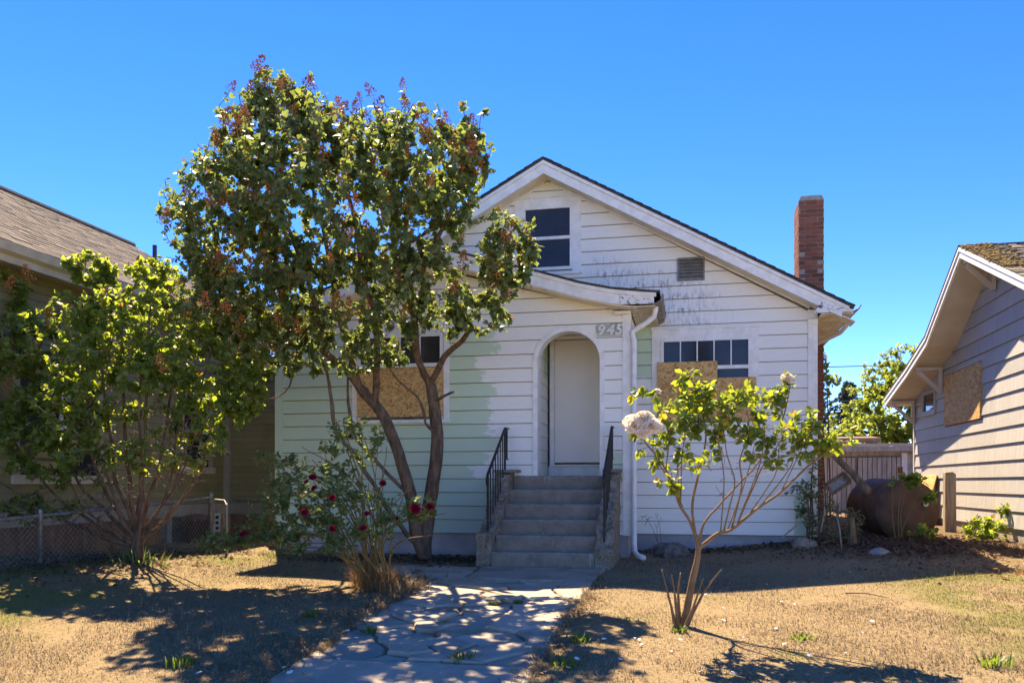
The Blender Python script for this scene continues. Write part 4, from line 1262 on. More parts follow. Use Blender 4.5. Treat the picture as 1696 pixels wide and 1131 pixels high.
class Skel:
    def __init__(s):
        s.p = []; s.par = []; s.r = []; s.fixed = []
    def limb(s, pts, r0, r1, start=None, sub=4, wob=.03, seed=0):
        """a hand-placed limb through pts; start = index of the node it leaves from"""
        pts = [Vector(q) for q in pts]
        if start is not None: pts = [Vector(s.p[start])] + pts
        out = []
        m = len(pts)
        for i in range(m-1):
            p0, p1, p2, p3 = pts[max(i-1,0)], pts[i], pts[i+1], pts[min(i+2,m-1)]
            for k in range(sub):
                t = k/sub
                out.append(.5*((2*p1)+(p2-p0)*t+(2*p0-5*p1+4*p2-p3)*t*t+(3*p1-p0-3*p2+p3)*t*t*t))
        out.append(pts[-1])
        prev = -1 if start is None else start
        n = len(out)
        ids = []
        for i, q in enumerate(out):
            if start is not None and i == 0: ids.append(start); continue
            w_ = noise.noise_vector(q*3.0+Vector((seed, 0, 0)))*wob if 0 < i < n-1 else Vector((0,0,0))
            s.p.append(tuple(q+w_)); s.par.append(prev); s.r.append(r0+(r1-r0)*i/(n-1)); s.fixed.append(True)
            prev = len(s.p)-1; ids.append(prev)
        return ids
    def grow(s, tips, step=.16, wob=.05, rt=.0035, up=.25, maxd=9, jit=.5, rnd=None):
        """join every tip to the skeleton by a bent twig, nearest tips first"""
        rnd = rnd or random.Random(1)
        P_ = np.array(s.p)
        d = np.array([np.min(np.linalg.norm(P_ - t, axis=1)) for t in tips])
        s.tips = []
        base_n = len(s.p)
        arr = list(P_)
        for ti in np.argsort(d):
            t = np.array(tips[ti])
            A_ = np.array(s.p)
            v = t - A_
            dist = np.linalg.norm(v, axis=1)
            # prefer to leave from nodes that lie below / inside
            cost = dist - up * np.minimum(v[:, 2], .6)
            i = int(np.argmin(cost))
            a = Vector(s.p[i]); b = Vector(t); L = (b-a).length
            if L < .02: s.tips.append(i); continue
            k = max(2, int(L/step))
            prev = i
            side = Vector((rnd.gauss(0,1), rnd.gauss(0,1), rnd.gauss(.2,.6)))*L*.10
            for j in range(1, k+1):
                f = j/k
                q = a.lerp(b, f) + side*math.sin(math.pi*f) - Vector((0,0,L*.08*math.sin(math.pi*f))) + (Vector((rnd.gauss(0,1), rnd.gauss(0,1), rnd.gauss(0,1)))*wob*.35 if j < k else Vector((0,0,0)))
                s.p.append(tuple(q)); s.par.append(prev); s.r.append(rt); s.fixed.append(False)
                prev = len(s.p)-1
            s.tips.append(prev)
    def radii(s, rt=.0035, e=2.4, cap=.03):
        n = len(s.p); acc = [0.0]*n
        for i in range(n-1, -1, -1):
            if not s.fixed[i]: s.r[i] = min(cap, max(rt, acc[i]**(1/e)) if acc[i] else rt)
            if s.par[i] >= 0 and not s.fixed[i]: acc[s.par[i]] += s.r[i]**e
    def meshes(s, fixed, n=6, nt=4):
        b = MB()
        kids = [[] for _ in s.p]
        for i, q in enumerate(s.par):
            if q >= 0: kids[q].append(i)
        done = set()
        for i in range(len(s.p)):
            if s.fixed[i] != fixed: continue
            q = s.par[i]
            if q >= 0 and s.fixed[q] == fixed and s._main(q, kids, fixed) == i: continue
            ch = [i]
            while True:
                k = s._main(ch[-1], kids, fixed)
                if k is None: break
                ch.append(k)
            pts = [s.p[c_] for c_ in ch]; rad = [s.r[c_] for c_ in ch]
            if q >= 0:
                pts = [s.p[q]] + pts; rad = [min(rad[0]*1.15, s.r[q])] + rad
            if len(pts) > 1: b.tube(pts, rad, n if fixed else (nt if max(rad) > .008 else 3), True)
        return b
    def _main(s, i, kids, fixed):
        c = [k for k in kids[i] if s.fixed[k] == fixed]
        return max(c, key=lambda k: (s.r[k], -k)) if c else None

def ell(n, c, r, rg=rng, shell=.35):
    u = rg.normal(size=(n, 3)); u /= np.linalg.norm(u, axis=1, keepdims=True)
    k = (shell + (1-shell)*rg.random(n)) ** .6
    return np.array(c) + u * k[:, None] * np.array(r)

def dress(sk, per_tip, reach, size, droop=.5, spread=.5, rg=rng, pair=True):
    """leaf positions and directions along the last stretch of every twig"""
    pos, dr, sz = [], [], []
    for t in sk.tips:
        ch = [t]; L = 0
        while L < reach and sk.par[ch[-1]] >= 0 and not sk.fixed[sk.par[ch[-1]]]:
            q = sk.par[ch[-1]]; L += (Vector(sk.p[q]) - Vector(sk.p[ch[-1]])).length; ch.append(q)
        if len(ch) < 2: continue
        a = np.array(sk.p[ch[0]]); pts = np.array([sk.p[c_] for c_ in ch])
        ax_ = pts[0] - pts[1]; ax_ = ax_/(np.linalg.norm(ax_)+1e-9)
        k = max(1, int(per_tip * (.6 + .8*rg.random())))
        for j in range(k):
            f = (rg.random()**1.3) * (len(pts)-1)
            i = min(int(f), len(pts)-2); p = pts[i] + (pts[i+1]-pts[i])*(f-i)
            dv = rg.normal(size=3); dv -= ax_*dv.dot(ax_); dv /= np.linalg.norm(dv)+1e-9
            d_ = dv*.8 + ax_*spread + np.array([0, 0, -droop*rg.random()*1.6])
            pos.append(p + dv*.012); dr.append(d_); sz.append(size*(.6+.7*rg.random()))
    return np.array(pos), np.array(dr), np.array(sz)

def split_singles(pos, n):
    """the n leaves nearest the camera position become single objects"""
    d = np.linalg.norm(pos - np.array([0, 0, 1.09]), axis=1)
    idx = np.argsort(d)
    pick = idx[:n*3:3]
    mask = np.zeros(len(pos), bool); mask[pick] = True
    return mask

def kindly(o):
    o['kind'] = 'stuff'
    return o

# ---- seed heads of the lilac: cones of tiny dry capsules
def seed_mesh(seed):
    rr = random.Random(seed); b = MB()
    b.tube([(0,0,0), (.005,0,.09), (0,.004,.17)], [.004, .003, .002], 3)
    for k in range(70):
        f = rr.random()**.8; z = .03 + .15*f; rad = (.058*(1-f)+.012)*rr.uniform(.4, 1.1); a = rr.uniform(0, 6.28)
        c = Vector((rad*math.cos(a), rad*math.sin(a), z)); d_ = Vector((math.cos(a), math.sin(a), rr.uniform(.2, 1.2))).normalized()*.016
        s_ = d_.orthogonal().normalized()*.0065; q = d_.cross(s_).normalized()*.0065
        b.add([c-d_*.5, c+s_, c+q, c-s_, c-q, c+d_], [(0,2,1),(0,3,2),(0,4,3),(0,1,4),(5,1,2),(5,2,3),(5,3,4),(5,4,1)])
    return b.mesh('seed_cluster', M['seed'])
SEEDS = [seed_mesh(k) for k in range(4)]

def barky(o, amp=.010):
    me = o.data
    for vt in me.vertices:
        c = vt.co
        vt.co = c + noise.noise_vector(Vector((c.x*16, c.y*16, c.z*5)))*amp + noise.noise_vector(c*30)*amp*.5
    return o

# ---- lilac tree in front of the left window
LT = thing('lilac_tree', (-3.66, 11.35, 0), 'tall lilac tree with brown seed heads in front of the left window', 'tree')
sk = Skel()
rt_ = sk.limb([(-3.661, 11.3, -0.049), (-3.609, 11.3, 0.584), (-3.47, 11.25, 1.341), (-3.455, 11.2, 1.924), (-3.509, 11.15, 2.42)], .105, .078, wob=.02)
ra = sk.limb([(-3.238, 10.85, 2.767), (-2.921, 10.64, 2.939), (-2.763, 10.41, 3.126), (-2.777, 10.23, 3.245), (-2.379, 9.93, 3.423), (-2.041, 9.67, 3.631)], .045, .016, rt_[-1])
rb = sk.limb([(-3.62, 10.91, 2.763), (-3.527, 10.53, 3.139), (-3.443, 10.09, 3.585), (-2.961, 9.6, 3.949), (-2.61, 9.4, 4.428)], .055, .018, rt_[-1])
rb2 = sk.limb([(-3.53, 9.78, 3.886), (-3.467, 9.5, 4.452), (-3.357, 9.3, 5.008)], .032, .012, rb[9])
st_ = sk.limb([(-3.257, 11.0, 2.275), (-3.124, 10.95, 2.323)], .024, .012, rt_[-3], wob=.01)
rc = sk.limb([(-3.539, 11.0, 1.911), (-3.6, 10.9, 2.231), (-3.842, 10.76, 2.465), (-3.927, 10.53, 2.678)], .022, .010, rt_[-6])
lt_ = sk.limb([(-3.734, 11.2, 0.42), (-3.84, 11.15, 1.09), (-3.989, 11.05, 1.63), (-4.188, 10.95, 2.083), (-4.411, 10.85, 2.367)], .095, .068, rt_[1], wob=.02)
la = sk.limb([(-4.08, 10.58, 2.69), (-3.927, 10.14, 3.16), (-3.892, 9.65, 3.579), (-3.835, 9.25, 4.114), (-3.943, 9.1, 4.701), (-4.084, 9.0, 5.158)], .050, .014, lt_[-4])
lb = sk.limb([(-4.628, 10.58, 2.706), (-4.919, 10.28, 2.973), (-5.214, 9.94, 3.174), (-5.486, 9.6, 3.384), (-5.637, 9.17, 3.698)], .055, .015, lt_[-1])
lc = sk.limb([(-4.59, 9.9, 3.218), (-4.562, 9.37, 3.691), (-4.607, 9.0, 4.228), (-4.782, 8.9, 4.762)], .036, .012, lb[6])
ld = sk.limb([(-5.063, 9.89, 3.618), (-5.294, 9.7, 4.115), (-5.626, 9.7, 4.744)], .026, .010, lb[10])
le = sk.limb([(-4.549, 10.4, 3.314), (-4.533, 10.08, 4.022), (-4.703, 10.0, 4.779), (-4.771, 9.8, 5.623)], .036, .011, lt_[-1])
lf = sk.limb([(-3.995, 10.9, 0.68), (-4.306, 10.85, 1.172), (-4.504, 10.8, 1.501), (-4.715, 10.7, 1.785), (-4.754, 10.65, 2.231), (-4.751, 10.47, 2.614), (-4.861, 10.07, 2.952)], .034, .018, lt_[1], wob=.02)
lg = sk.limb([(-4.414, 10.9, 1.586), (-4.548, 10.8, 1.912), (-4.515, 10.66, 2.47), (-4.221, 10.22, 2.954)], .028, .014, lt_[7])
lh = sk.limb([(-5.237, 10.4, 2.377), (-5.48, 10.2, 2.202)], .014, .006, lb[9])
hi = sk.limb([(-2.383, 9.3, 4.858), (-2.489, 9.3, 5.107), (-2.539, 9.3, 5.318)], .012, .004, rb[-1])
hi2 = sk.limb([(-2.356, 9.25, 5.075), (-2.321, 9.25, 5.229)], .008, .004, hi[4])
tips = np.concatenate([
    ell(648, (-3.98, 9.1, 4.356), (1.63, 1.65, 1.04)),
    ell(389, (-4.544, 9.1, 4.993), (0.88, 1.04, 0.70)),
    ell(389, (-3.067, 9.2, 4.704), (0.88, 1.10, 0.70)),
    ell(104, (-4.653, 9.0, 5.501), (0.33, 0.55, 0.31)),
    ell(367, (-5.259, 9.0, 3.988), (0.67, 1.10, 0.88)),
    ell(259, (-5.366, 9.32, 3.283), (0.84, 0.88, 0.51)),
    ell(208, (-2.068, 9.53, 3.737), (0.39, 0.55, 0.56)),
    ell(90, (-3.8, 9.2, 5.006), (.65, .8, .42)),
    ell(90, (-5.594, 9.1, 4.469), (.5, .7, .6)),
    ell(110, (-3.234, 9.7, 3.63), (.85, .7, .45)),
    ell(80, (-2.632, 9.3, 4.741), (.42, .6, .45)),
    ell(130, (-5.82, 9.4, 3.32), (.60, .6, .55)),
    ell(80, (-5.348, 9.8, 2.733), (.65, .45, .30)),
    ell(90, (-3.847, 9.5, 3.829), (.9, .8, .4)),
    ell(50, (-4.33, 9.9, 3.056), (.6, .5, .3)),
    ell(60, (-5.068, 9.9, 2.931), (.8, .5, .35)),
    ell(50, (-3.321, 10.2, 3.224), (.55, .4, .28)),
    ell(34, (-3.083, 10.2, 3.1), (.45, .4, .22)),
    ell(40, (-3.804, 10.2, 2.936), (.5, .4, .25)),
    ell(94, (-2.511, 10.1, 3.17), (0.42, 0.44, 0.28)),
    ell(302, (-3.9, 9.63, 3.428), (1.40, 1.10, 0.51)),
    ell(130, (-4.501, 10.29, 2.74), (1.02, 0.55, 0.28)),
    np.array([(-2.539, 9.3, 5.387), (-2.3, 9.25, 5.275), (-4.638, 9.0, 5.848), (-4.232, 9.0, 5.759), (-2.183, 9.2, 4.871), (-6.009, 9.0, 4.357), (-5.958, 8.9, 3.931), (-5.786, 9.0, 5.021)])])
tips = tips[~((tips[:, 1] > 11.6) & (tips[:, 2] < 4.9))]
sk.grow(tips, rnd=random.Random(11))
# a scatter of bare dead twigs low in the tree
lv = list(sk.tips)
dead = np.concatenate([ell(70, (-5.104, 9.97, 2.944), (1.12, 0.66, 0.47)), ell(40, (-3.796, 10.18, 3.086), (0.74, 0.55, 0.47)), ell(10, (-4.118, 10.7, 1.333), (0.19, 0.17, 0.33))])
sk.grow(dead, rnd=random.Random(5)); sk.tips = lv
sk.radii(.0048, 2.4, .03)
barky(sk.meshes(True, 12).build('trunk', M['bark'], LT, True))
kindly(sk.meshes(False).build('branches', M['bark'], LT))
pos, dr, sz = dress(sk, 18, .7, .062, .55)
keep = ~((pos[:, 1] > 12.0) & (pos[:, 2] < 4.6))
pos, dr, sz = pos[keep], dr[keep], sz[keep]
sg = split_singles(pos, 280)
single_leaves(LT, LEAF_HEART, 'heart', pos[sg], dr[sg], sz[sg]*1.05, M['lilac_leaf'])
o = link('crown', leaf_mesh('crown', LEAF_HEART, pos[~sg], dr[~sg], sz[~sg], M['lilac_leaf']), LT); o['kind'] = 'stuff'
print('lilac leaves', len(pos))
cand = [sk.p[t] for t in sk.tips]
rr = random.Random(21)
rr.shuffle(cand)
ns = 0
ym = sum(q[1] for q in cand)/len(cand)
for p in [q for q in cand if q[2] > 2.6 and q[1] < ym + .5][:220]:
    o = link('seed_cluster', SEEDS[rr.randrange(4)]); o.parent = LT
    m = Matrix.Rotation(rr.uniform(0, 6.28), 4, 'Z') @ Matrix.Rotation(rr.uniform(-.7, .7), 4, 'X') @ Matrix.Scale(rr.uniform(.8, 1.45), 4)
    m.translation = Vector(p) + Vector((0, 0, .01)) - LT.location
    o.matrix_basis = m

# ---- shrub by the fence
SB = thing('lilac_shrub', (-6.75, 9.3, .2), 'broad many-stemmed lilac shrub growing through the fence at left', 'shrub')
sk = Skel()
base = Vector((-6.75, 9.3, .15))
b0 = sk.limb([base, base + Vector((.02, 0, .22))], .085, .07, wob=.01)
ends = [((-40,640),9.0,.035),((30,560),9.2,.035),((95,520),9.4,.04),((150,500),9.1,.045),((200,480),9.5,.05),((250,500),9.2,.045),((300,520),9.5,.04),((350,580),9.3,.035),((395,640),9.6,.03),((350,735),9.2,.03),((60,700),8.9,.03),((130,610),8.7,.035),((230,600),8.7,.04),((310,640),8.9,.035),((-30,780),8.9,.04),((330,690),9.0,.025)]
EPT = [(-8.809, 9.0, 2.305), (-8.371, 9.2, 2.931), (-7.964, 9.4, 3.26), (-7.238, 9.1, 3.32), (-7.117, 9.5, 3.552), (-6.473, 9.2, 3.307), (-6.259, 9.5, 3.209), (-5.717, 9.3, 2.706), (-5.527, 9.6, 2.294), (-5.656, 9.2, 1.562), (-7.839, 8.9, 1.828), (-7.083, 8.7, 2.445), (-6.279, 8.7, 2.492), (-5.784, 8.9, 2.222), (-8.623, 8.9, 1.24), (-5.691, 9.0, 1.875)]
for i, e in enumerate(EPT):
    e = Vector(e); r_ = ends[i][2]
    midp = base.lerp(e, .45) + Vector(((e.x-base.x)*.12, 0, .05 if i in (9, 14) else -.08))
    q1 = base.lerp(midp, .5) + Vector((0, 0, .05))
    sk.limb([q1, midp, e], r_*.8, r_*.22, b0[-1 if i % 2 else -3], sub=4, wob=.05, seed=i)
tips = np.concatenate([
    ell(343, (-7.495, 9.1, 2.808), (1.05, .75, .62)),
    ell(343, (-6.627, 9.3, 2.998), (1.0, .75, .60)),
    ell(250, (-5.88, 9.3, 2.49), (.75, .65, .50)),
    ell(156, (-8.276, 9.0, 2.593), (.6, .6, .75)),
    ell(112, (-5.486, 9.6, 2.143), (.32, .35, .28)),
    ell(230, (-7.583, 8.9, 1.898), (.95, .6, .45)),
    ell(120, (-6.831, 8.9, 2.175), (1.1, .6, .35)),
    ell(70, (-7.921, 8.8, 1.529), (.6, .5, .35)),
    ell(70, (-5.736, 9.2, 1.891), (.5, .5, .3)),
    ell(107, (-7.397, 9.3, 3.787), (.30, .3, .22)),
    ell(44, (-8.505, 9.2, 3.551), (.28, .3, .25)),
    ell(62, (-6.571, 9.4, 3.73), (.42, .3, .20))])
tips = np.concatenate([tips, ell(110, (-5.371, 9.4, 2.858), (.45, .45, .55)), ell(70, (-5.429, 9.5, 2.207), (.35, .4, .3)), ell(70, (-7.414, 8.9, 1.383), (.8, .5, .35)), ell(60, (-6.09, 9.0, 1.522), (.7, .5, .35)), ell(40, (-7.751, 8.8, 0.798), (.6, .4, .2))])
sk.grow(tips, wob=.06, rnd=random.Random(4)); lv = list(sk.tips)
dead = np.concatenate([ell(420, (-6.65, 9.1, 1.604), (1.15, .5, .75)), ell(170, (-7.498, 8.9, 0.797), (.9, .35, .32)), ell(120, (-5.898, 9.2, 1.528), (.5, .4, .5))])
sk.grow(dead, rnd=random.Random(6)); sk.tips = lv
sk.radii(.0058, 2.4, .03)
barky(sk.meshes(True, 9).build('trunk', M['bark'], SB, True))
kindly(sk.meshes(False).build('branches', M['barkp'], SB))
pos, dr, sz = dress(sk, 14, .55, .064, .5)
sg = split_singles(pos, 220)
single_leaves(SB, LEAF_HEART, 'heart', pos[sg], dr[sg], sz[sg], M['shrub_leaf'])
o = link('crown', leaf_mesh('crown', LEAF_HEART, pos[~sg], dr[~sg], sz[~sg], M['shrub_leaf']), SB); o['kind'] = 'stuff'
for p in [(-8.32, 9.0, 3.46), (-8.103, 9.1, 3.585), (-7.528, 9.3, 3.717), (-6.712, 9.3, 3.676), (-7.54, 8.8, 2.943), (-6.127, 9.3, 3.312), (-8.086, 8.7, 2.145), (-5.965, 8.7, 2.344)]:
    o = link('seed_cluster', SEEDS[rr.randrange(4)]); o.parent = SB
    m = Matrix.Rotation(rr.uniform(-.5, .5), 4, 'X') @ Matrix.Scale(1.3, 4); m.translation = Vector(p) - SB.location
    o.matrix_basis = m

# ---- roses
def petal_mesh(name, mat_, n, tight, seed):
    rr = random.Random(seed); b = MB()
    for k in range(n):
        f = k/n; a = k*2.399; rad = .12 + .88*f**.7; tilt = tight + (1.25-tight)*f
        # cupped petal: 3 x 3 grid
        W = .62*(.5+.6*f); Lp = .62 + .32*f
        base = Vector((math.cos(a), math.sin(a), 0))*.10*f + Vector((0, 0, -.25*f))
        ux = Vector((-math.sin(a), math.cos(a), 0)); uo = Vector((math.cos(a)*math.sin(tilt), math.sin(a)*math.sin(tilt), math.cos(tilt)))
        un = ux.cross(uo)
        vs = []
        for j in range(4):
            t = j/3
            w_ = W*(.35+.75*math.sin(math.pi*(.15+.62*t)))
            for i in (-1, -.5, 0, .5, 1):
                c = base + uo*(Lp*t*(1-.06*abs(i))) + ux*(w_*i) - un*(.20*(i*i)*W*-1) + un*(.10*math.sin(3*t+seed+k)) * (1 if j == 3 else .4) + uo*rr.uniform(-.02, .02)
                vs.append(c)
        fs = [(j*5+i, j*5+i+1, j*5+i+6, j*5+i+5) for j in range(3) for i in range(4)]
        b.add(vs, fs)
    return b.mesh(name, mat_, True)
PINK = [petal_mesh('blossom', M['pinkrose'], 34, .15, k) for k in range(2)]
RED = [petal_mesh('blossom', M['redrose'], 20, .12, k) for k in range(2)]
def blossom(par, p, r_, meshes, tilt, rr=random.Random(2)):
    o = link('blossom', meshes[rr.randrange(len(meshes))]); o.parent = par
    m = Matrix.Rotation(tilt[1], 4, 'Z') @ Matrix.Rotation(tilt[0], 4, 'X') @ Matrix.Rotation(rr.uniform(0, 6), 4, 'Z') @ Matrix.Scale(r_, 4)
    m.translation = Vector(p) - par.location
    o.matrix_basis = m

RT = thing('rose_tree', (-.08, 7.23, g1(-.08, 7.23)), 'tall leggy rose with pale pink blooms on the right lawn', 'rose')
sk = Skel()
t0 = sk.limb([(-0.072, 7.23, -0.135), (-0.018, 7.22, 0.156), (0.041, 7.2, 0.437), (0.056, 7.2, 0.563)], .034, .024, wob=.008)
l0 = sk.limb([(-0.013, 7.18, 0.764), (-0.096, 7.15, 0.91), (-0.174, 7.1, 1.115), (-0.25, 7.05, 1.279), (-0.366, 7.0, 1.416), (-0.412, 6.95, 1.508)], 0.0144, 0.0056, t0[-1], wob=.012)
c0 = sk.limb([(0.007, 7.2, 0.909), (0.056, 7.2, 1.175), (0.096, 7.22, 1.316), (0.116, 7.25, 1.484), (0.086, 7.25, 1.691), (0.047, 7.25, 1.849), (0.022, 7.25, 1.961)], 0.0120, 0.0040, l0[2], wob=.012)
r0 = sk.limb([(0.206, 7.15, 0.668), (0.319, 7.1, 0.717), (0.505, 7.05, 0.877), (0.69, 7.0, 1.018), (0.871, 6.95, 1.208), (1.007, 6.9, 1.324), (1.092, 6.85, 1.395)], 0.0168, 0.0048, t0[-2], wob=.012)
m0 = sk.limb([(0.095, 7.2, 0.739), (0.224, 7.25, 0.909), (0.367, 7.3, 1.075), (0.489, 7.3, 1.201), (0.643, 7.3, 1.42), (0.753, 7.3, 1.684), (0.796, 7.3, 1.912)], 0.0112, 0.0032, t0[-1], wob=.014)
m1 = sk.limb([(0.31, 7.1, 0.952), (0.341, 7.15, 1.115), (0.288, 7.15, 1.313), (0.264, 7.15, 1.487)], 0.0072, 0.0032, r0[6], wob=.012)
m2 = sk.limb([(0.395, 7.1, 1.065), (0.383, 7.05, 1.275), (0.446, 7.0, 1.476), (0.427, 7.0, 1.669)], 0.0080, 0.0032, r0[8], wob=.012)
m3 = sk.limb([(0.472, 7.05, 1.017), (0.548, 7.0, 1.21), (0.649, 6.95, 1.352), (0.712, 6.9, 1.491)], 0.0080, 0.0032, r0[9], wob=.012)
m4 = sk.limb([(-0.075, 7.0, 1.286), (-0.05, 6.95, 1.479), (-0.083, 6.9, 1.622)], 0.0064, 0.0032, l0[8], wob=.012)
m5 = sk.limb([(-0.171, 7.0, 1.483), (-0.218, 6.95, 1.579), (-0.288, 6.9, 1.771), (-0.351, 6.9, 1.845)], 0.0056, 0.0024, l0[14], wob=.012)
m6 = sk.limb([(0.853, 6.95, 1.397), (0.862, 6.95, 1.539)], 0.0048, 0.0024, r0[16], wob=.01)
for a, b, c_ in (((1118,1040),(1108,1000),(1098,945)), ((1122,1040),(1118,985),(1114,955)), ((1126,1040),(1124,980),(1126,945)), ((1138,1030),(1160,985),(1196,945)), ((1135,1035),(1150,1000),(1164,955))):
    pass
for L_ in ([(-0.121, 7.2, -0.132), (-0.176, 7.2, 0.079), (-0.241, 7.2, 0.371)], [(-0.106, 7.15, -0.123), (-0.135, 7.12, 0.141), (-0.159, 7.1, 0.332)], [(-0.092, 7.25, -0.139), (-0.113, 7.27, 0.147), (-0.093, 7.3, 0.333)],
           [(-0.047, 7.18, -0.116), (0.084, 7.1, 0.175), (0.241, 7.05, 0.396)], [(-0.057, 7.15, -0.111), (0.021, 7.1, 0.099), (0.099, 7.1, 0.323)], [(-0.135, 7.15, -0.139), (-0.159, 7.12, 0.04), (-0.198, 7.1, 0.167)]):
    sk.limb(L_, .016, .004, None, wob=.012)
for q_, (a_, b_) in (((5, ((0.258, 7.0, 1.139), (0.21, 6.95, 1.428))), (9, ((0.54, 6.9, 1.28), (0.554, 6.9, 1.564))), (11, ((0.64, 7.0, 1.138), (0.677, 7.0, 1.377))), (13, ((0.757, 6.9, 1.231), (0.793, 6.9, 1.466))), (7, ((0.439, 7.2, 1.14), (0.506, 7.2, 1.412))))):
    sk.limb([a_, b_], .006, .003, r0[q_], wob=.012)
for q_, (a_, b_) in (((8, ((-0.116, 7.2, 1.342), (-0.027, 7.2, 1.593))), (12, ((-0.303, 6.9, 1.358), (-0.255, 6.9, 1.624))), (6, ((-0.136, 7.2, 1.09), (-0.087, 7.25, 1.242))))):
    sk.limb([a_, b_], .005, .003, l0[q_], wob=.012)
clumps = [((-0.384, 6.9, 1.797), .10, 8), ((-0.29, 6.95, 1.482), .14, 14), ((-0.402, 6.95, 1.434), .10, 8), ((-0.052, 7.2, 1.896), .15, 20), ((0.022, 7.2, 1.794), .17, 24), ((-0.147, 7.0, 1.63), .17, 22), ((0.118, 7.1, 1.634), .16, 20),
          ((0.262, 7.1, 1.508), .16, 18), ((-0.027, 7.0, 1.531), .14, 14), ((0.338, 7.2, 1.812), .13, 16), ((0.486, 7.25, 1.839), .12, 14), ((0.634, 7.3, 1.741), .12, 13), ((0.706, 7.3, 1.864), .08, 8), ((0.763, 7.3, 1.928), .06, 6),
          ((0.452, 7.1, 1.579), .15, 16), ((0.608, 7.0, 1.498), .16, 18), ((0.763, 6.95, 1.493), .16, 18), ((0.876, 6.95, 1.421), .15, 16), ((1.003, 6.9, 1.417), .13, 14), ((1.105, 6.85, 1.367), .10, 9), ((0.515, 7.0, 1.403), .12, 10),
          ((-0.195, 7.0, 1.164), .11, 10), ((-0.258, 7.0, 1.238), .07, 5), ((-0.1, 7.1, 1.015), .09, 7), ((-0.075, 7.0, 1.36), .10, 7), ((0.898, 6.95, 1.586), .08, 6), ((0.169, 7.2, 1.891), .08, 6), ((1.119, 6.8, 1.48), .07, 5), ((0.189, 7.05, 1.31), .09, 6), ((0.408, 7.0, 1.283), .09, 6), ((-0.003, 7.1, 1.264), .07, 5), ((0.672, 6.95, 1.304), .09, 6), ((-0.195, 7.0, 1.385), .08, 6), ((0.892, 6.9, 1.301), .07, 5)]
tips = np.concatenate([ell(max(3, int(k*.75)), c_, (r_*1.05, r_*1.1, r_), shell=.2) for c_, r_, k in clumps])
sk.grow(tips, step=.07, wob=.012, rnd=random.Random(8)); lv = list(sk.tips)
dead = np.concatenate([ell(30, (0.31, 7.1, 1.139), (.45, .25, .30)), ell(10, (0.593, 7.1, 1.236), (.3, .2, .15))])
sk.grow(dead, step=.07, wob=.02, rnd=random.Random(9)); sk.tips = lv
sk.radii(.0022, 2.4, .008)
barky(sk.meshes(True, 8).build('stem', M['cane'], RT, True), .004)
kindly(sk.meshes(False).build('branches', M['cane'], RT))
pos, dr, sz = dress(sk, 9, .17, .064, .35, .6)
sg = split_singles(pos, 290) if len(pos) > 900 else (np.arange(len(pos)) % 3 == 0)
single_leaves(RT, LEAF_OVAL, 'oval', pos[sg], dr[sg], sz[sg], M['rose_leaf'], .55)
o = link('crown', leaf_mesh('crown', LEAF_OVAL, pos[~sg], dr[~sg], sz[~sg], M['rose_leaf'], .55), RT); o['kind'] = 'stuff'
print('rose leaves', len(pos))
for p, r_, tl in (((-0.441, 6.8, 1.548), .105, (.95, .2)), ((-0.368, 6.86, 1.614), .10, (.6, .3)), ((-0.308, 6.8, 1.546), .095, (.9, .1)), ((-0.253, 6.85, 1.534), .07, (.9, .5)), ((-0.486, 6.9, 1.594), .085, (.8, -.4)), ((0.772, 7.25, 1.946), .075, (.7, .6)), ((-0.267, 6.85, 1.823), .035, (1.0, .3)), ((-0.383, 6.78, 1.483), .06, (1.2, .1))):
    blossom(RT, p, r_*.86, PINK, tl)

# ---- red rose bush
BX, BY = (-3.388, 8.804)
RB = thing('rose_bush', (BX, BY, g1(BX, BY)), 'sprawling red rose bush at the left edge of the path', 'rose')
sk = Skel(); rr = random.Random(14)
cane_ends = [(-4.403, 8.6, 1.356), (-4.513, 8.4, 1.09), (-4.333, 8.9, 1.502), (-3.893, 8.9, 1.77), (-3.442, 8.5, 1.606), (-3.244, 8.7, 1.484), (-2.935, 8.6, 1.09), (-2.701, 8.5, 0.773), (-2.533, 8.6, 0.771), (-3.809, 8.1, 1.09), (-4.095, 8.0, 0.78), (-3.499, 8.0, 0.846), (-4.298, 8.0, 0.592), (-4.768, 8.1, 0.453), (-3.255, 8.2, 1.09), (-2.993, 8.2, 0.72), (-3.857, 8.5, 1.35), (-3.717, 9.0, 1.842), (-3.978, 7.9, 0.479), (-3.455, 7.9, 0.487)]
for i, e in enumerate(cane_ends + [Vector(q) + Vector((rr.uniform(-.2, .2), rr.uniform(-.2, .2), rr.uniform(-.25, .1))) for q in cane_ends]):
    e = Vector(e); b_ = Vector((BX + rr.uniform(-.16, .16), BY + rr.uniform(-.14, .14), g1(BX, BY)-.03))
    md = b_.lerp(e, .5) + Vector((-(e.x-b_.x)*.18, 0, abs(e.x-b_.x)*.22 + .05))
    sk.limb([b_, md, e], rr.uniform(.008, .014), .004, None, sub=6, wob=.02, seed=i)
tips = np.concatenate([ell(171, (-3.903, 8.3, 1.026), (.55, .5, .40)), ell(114, (-4.198, 8.2, 0.836), (.35, .4, .45)), ell(84, (-3.593, 8.7, 1.553), (.40, .35, .30)), ell(133, (-3.387, 8.2, 0.778), (.55, .4, .35)),
                       ell(49, (-2.801, 8.5, 0.836), (.18, .2, .14)), ell(68, (-4.421, 8.1, 0.585), (.30, .3, .20)), ell(49, (-4.813, 8.0, 0.491), (.34, .2, .10)), ell(30, (-4.548, 8.6, 1.357), (.3, .2, .10)), ell(76, (-3.762, 8.0, 0.537), (.5, .3, .2))])
tips = tips[tips[:, 2] > gz(tips[:, 0], tips[:, 1]) + .05]
sk.grow(tips, step=.09, wob=.02, rnd=random.Random(3)); sk.radii(.002, 2.4, .007)
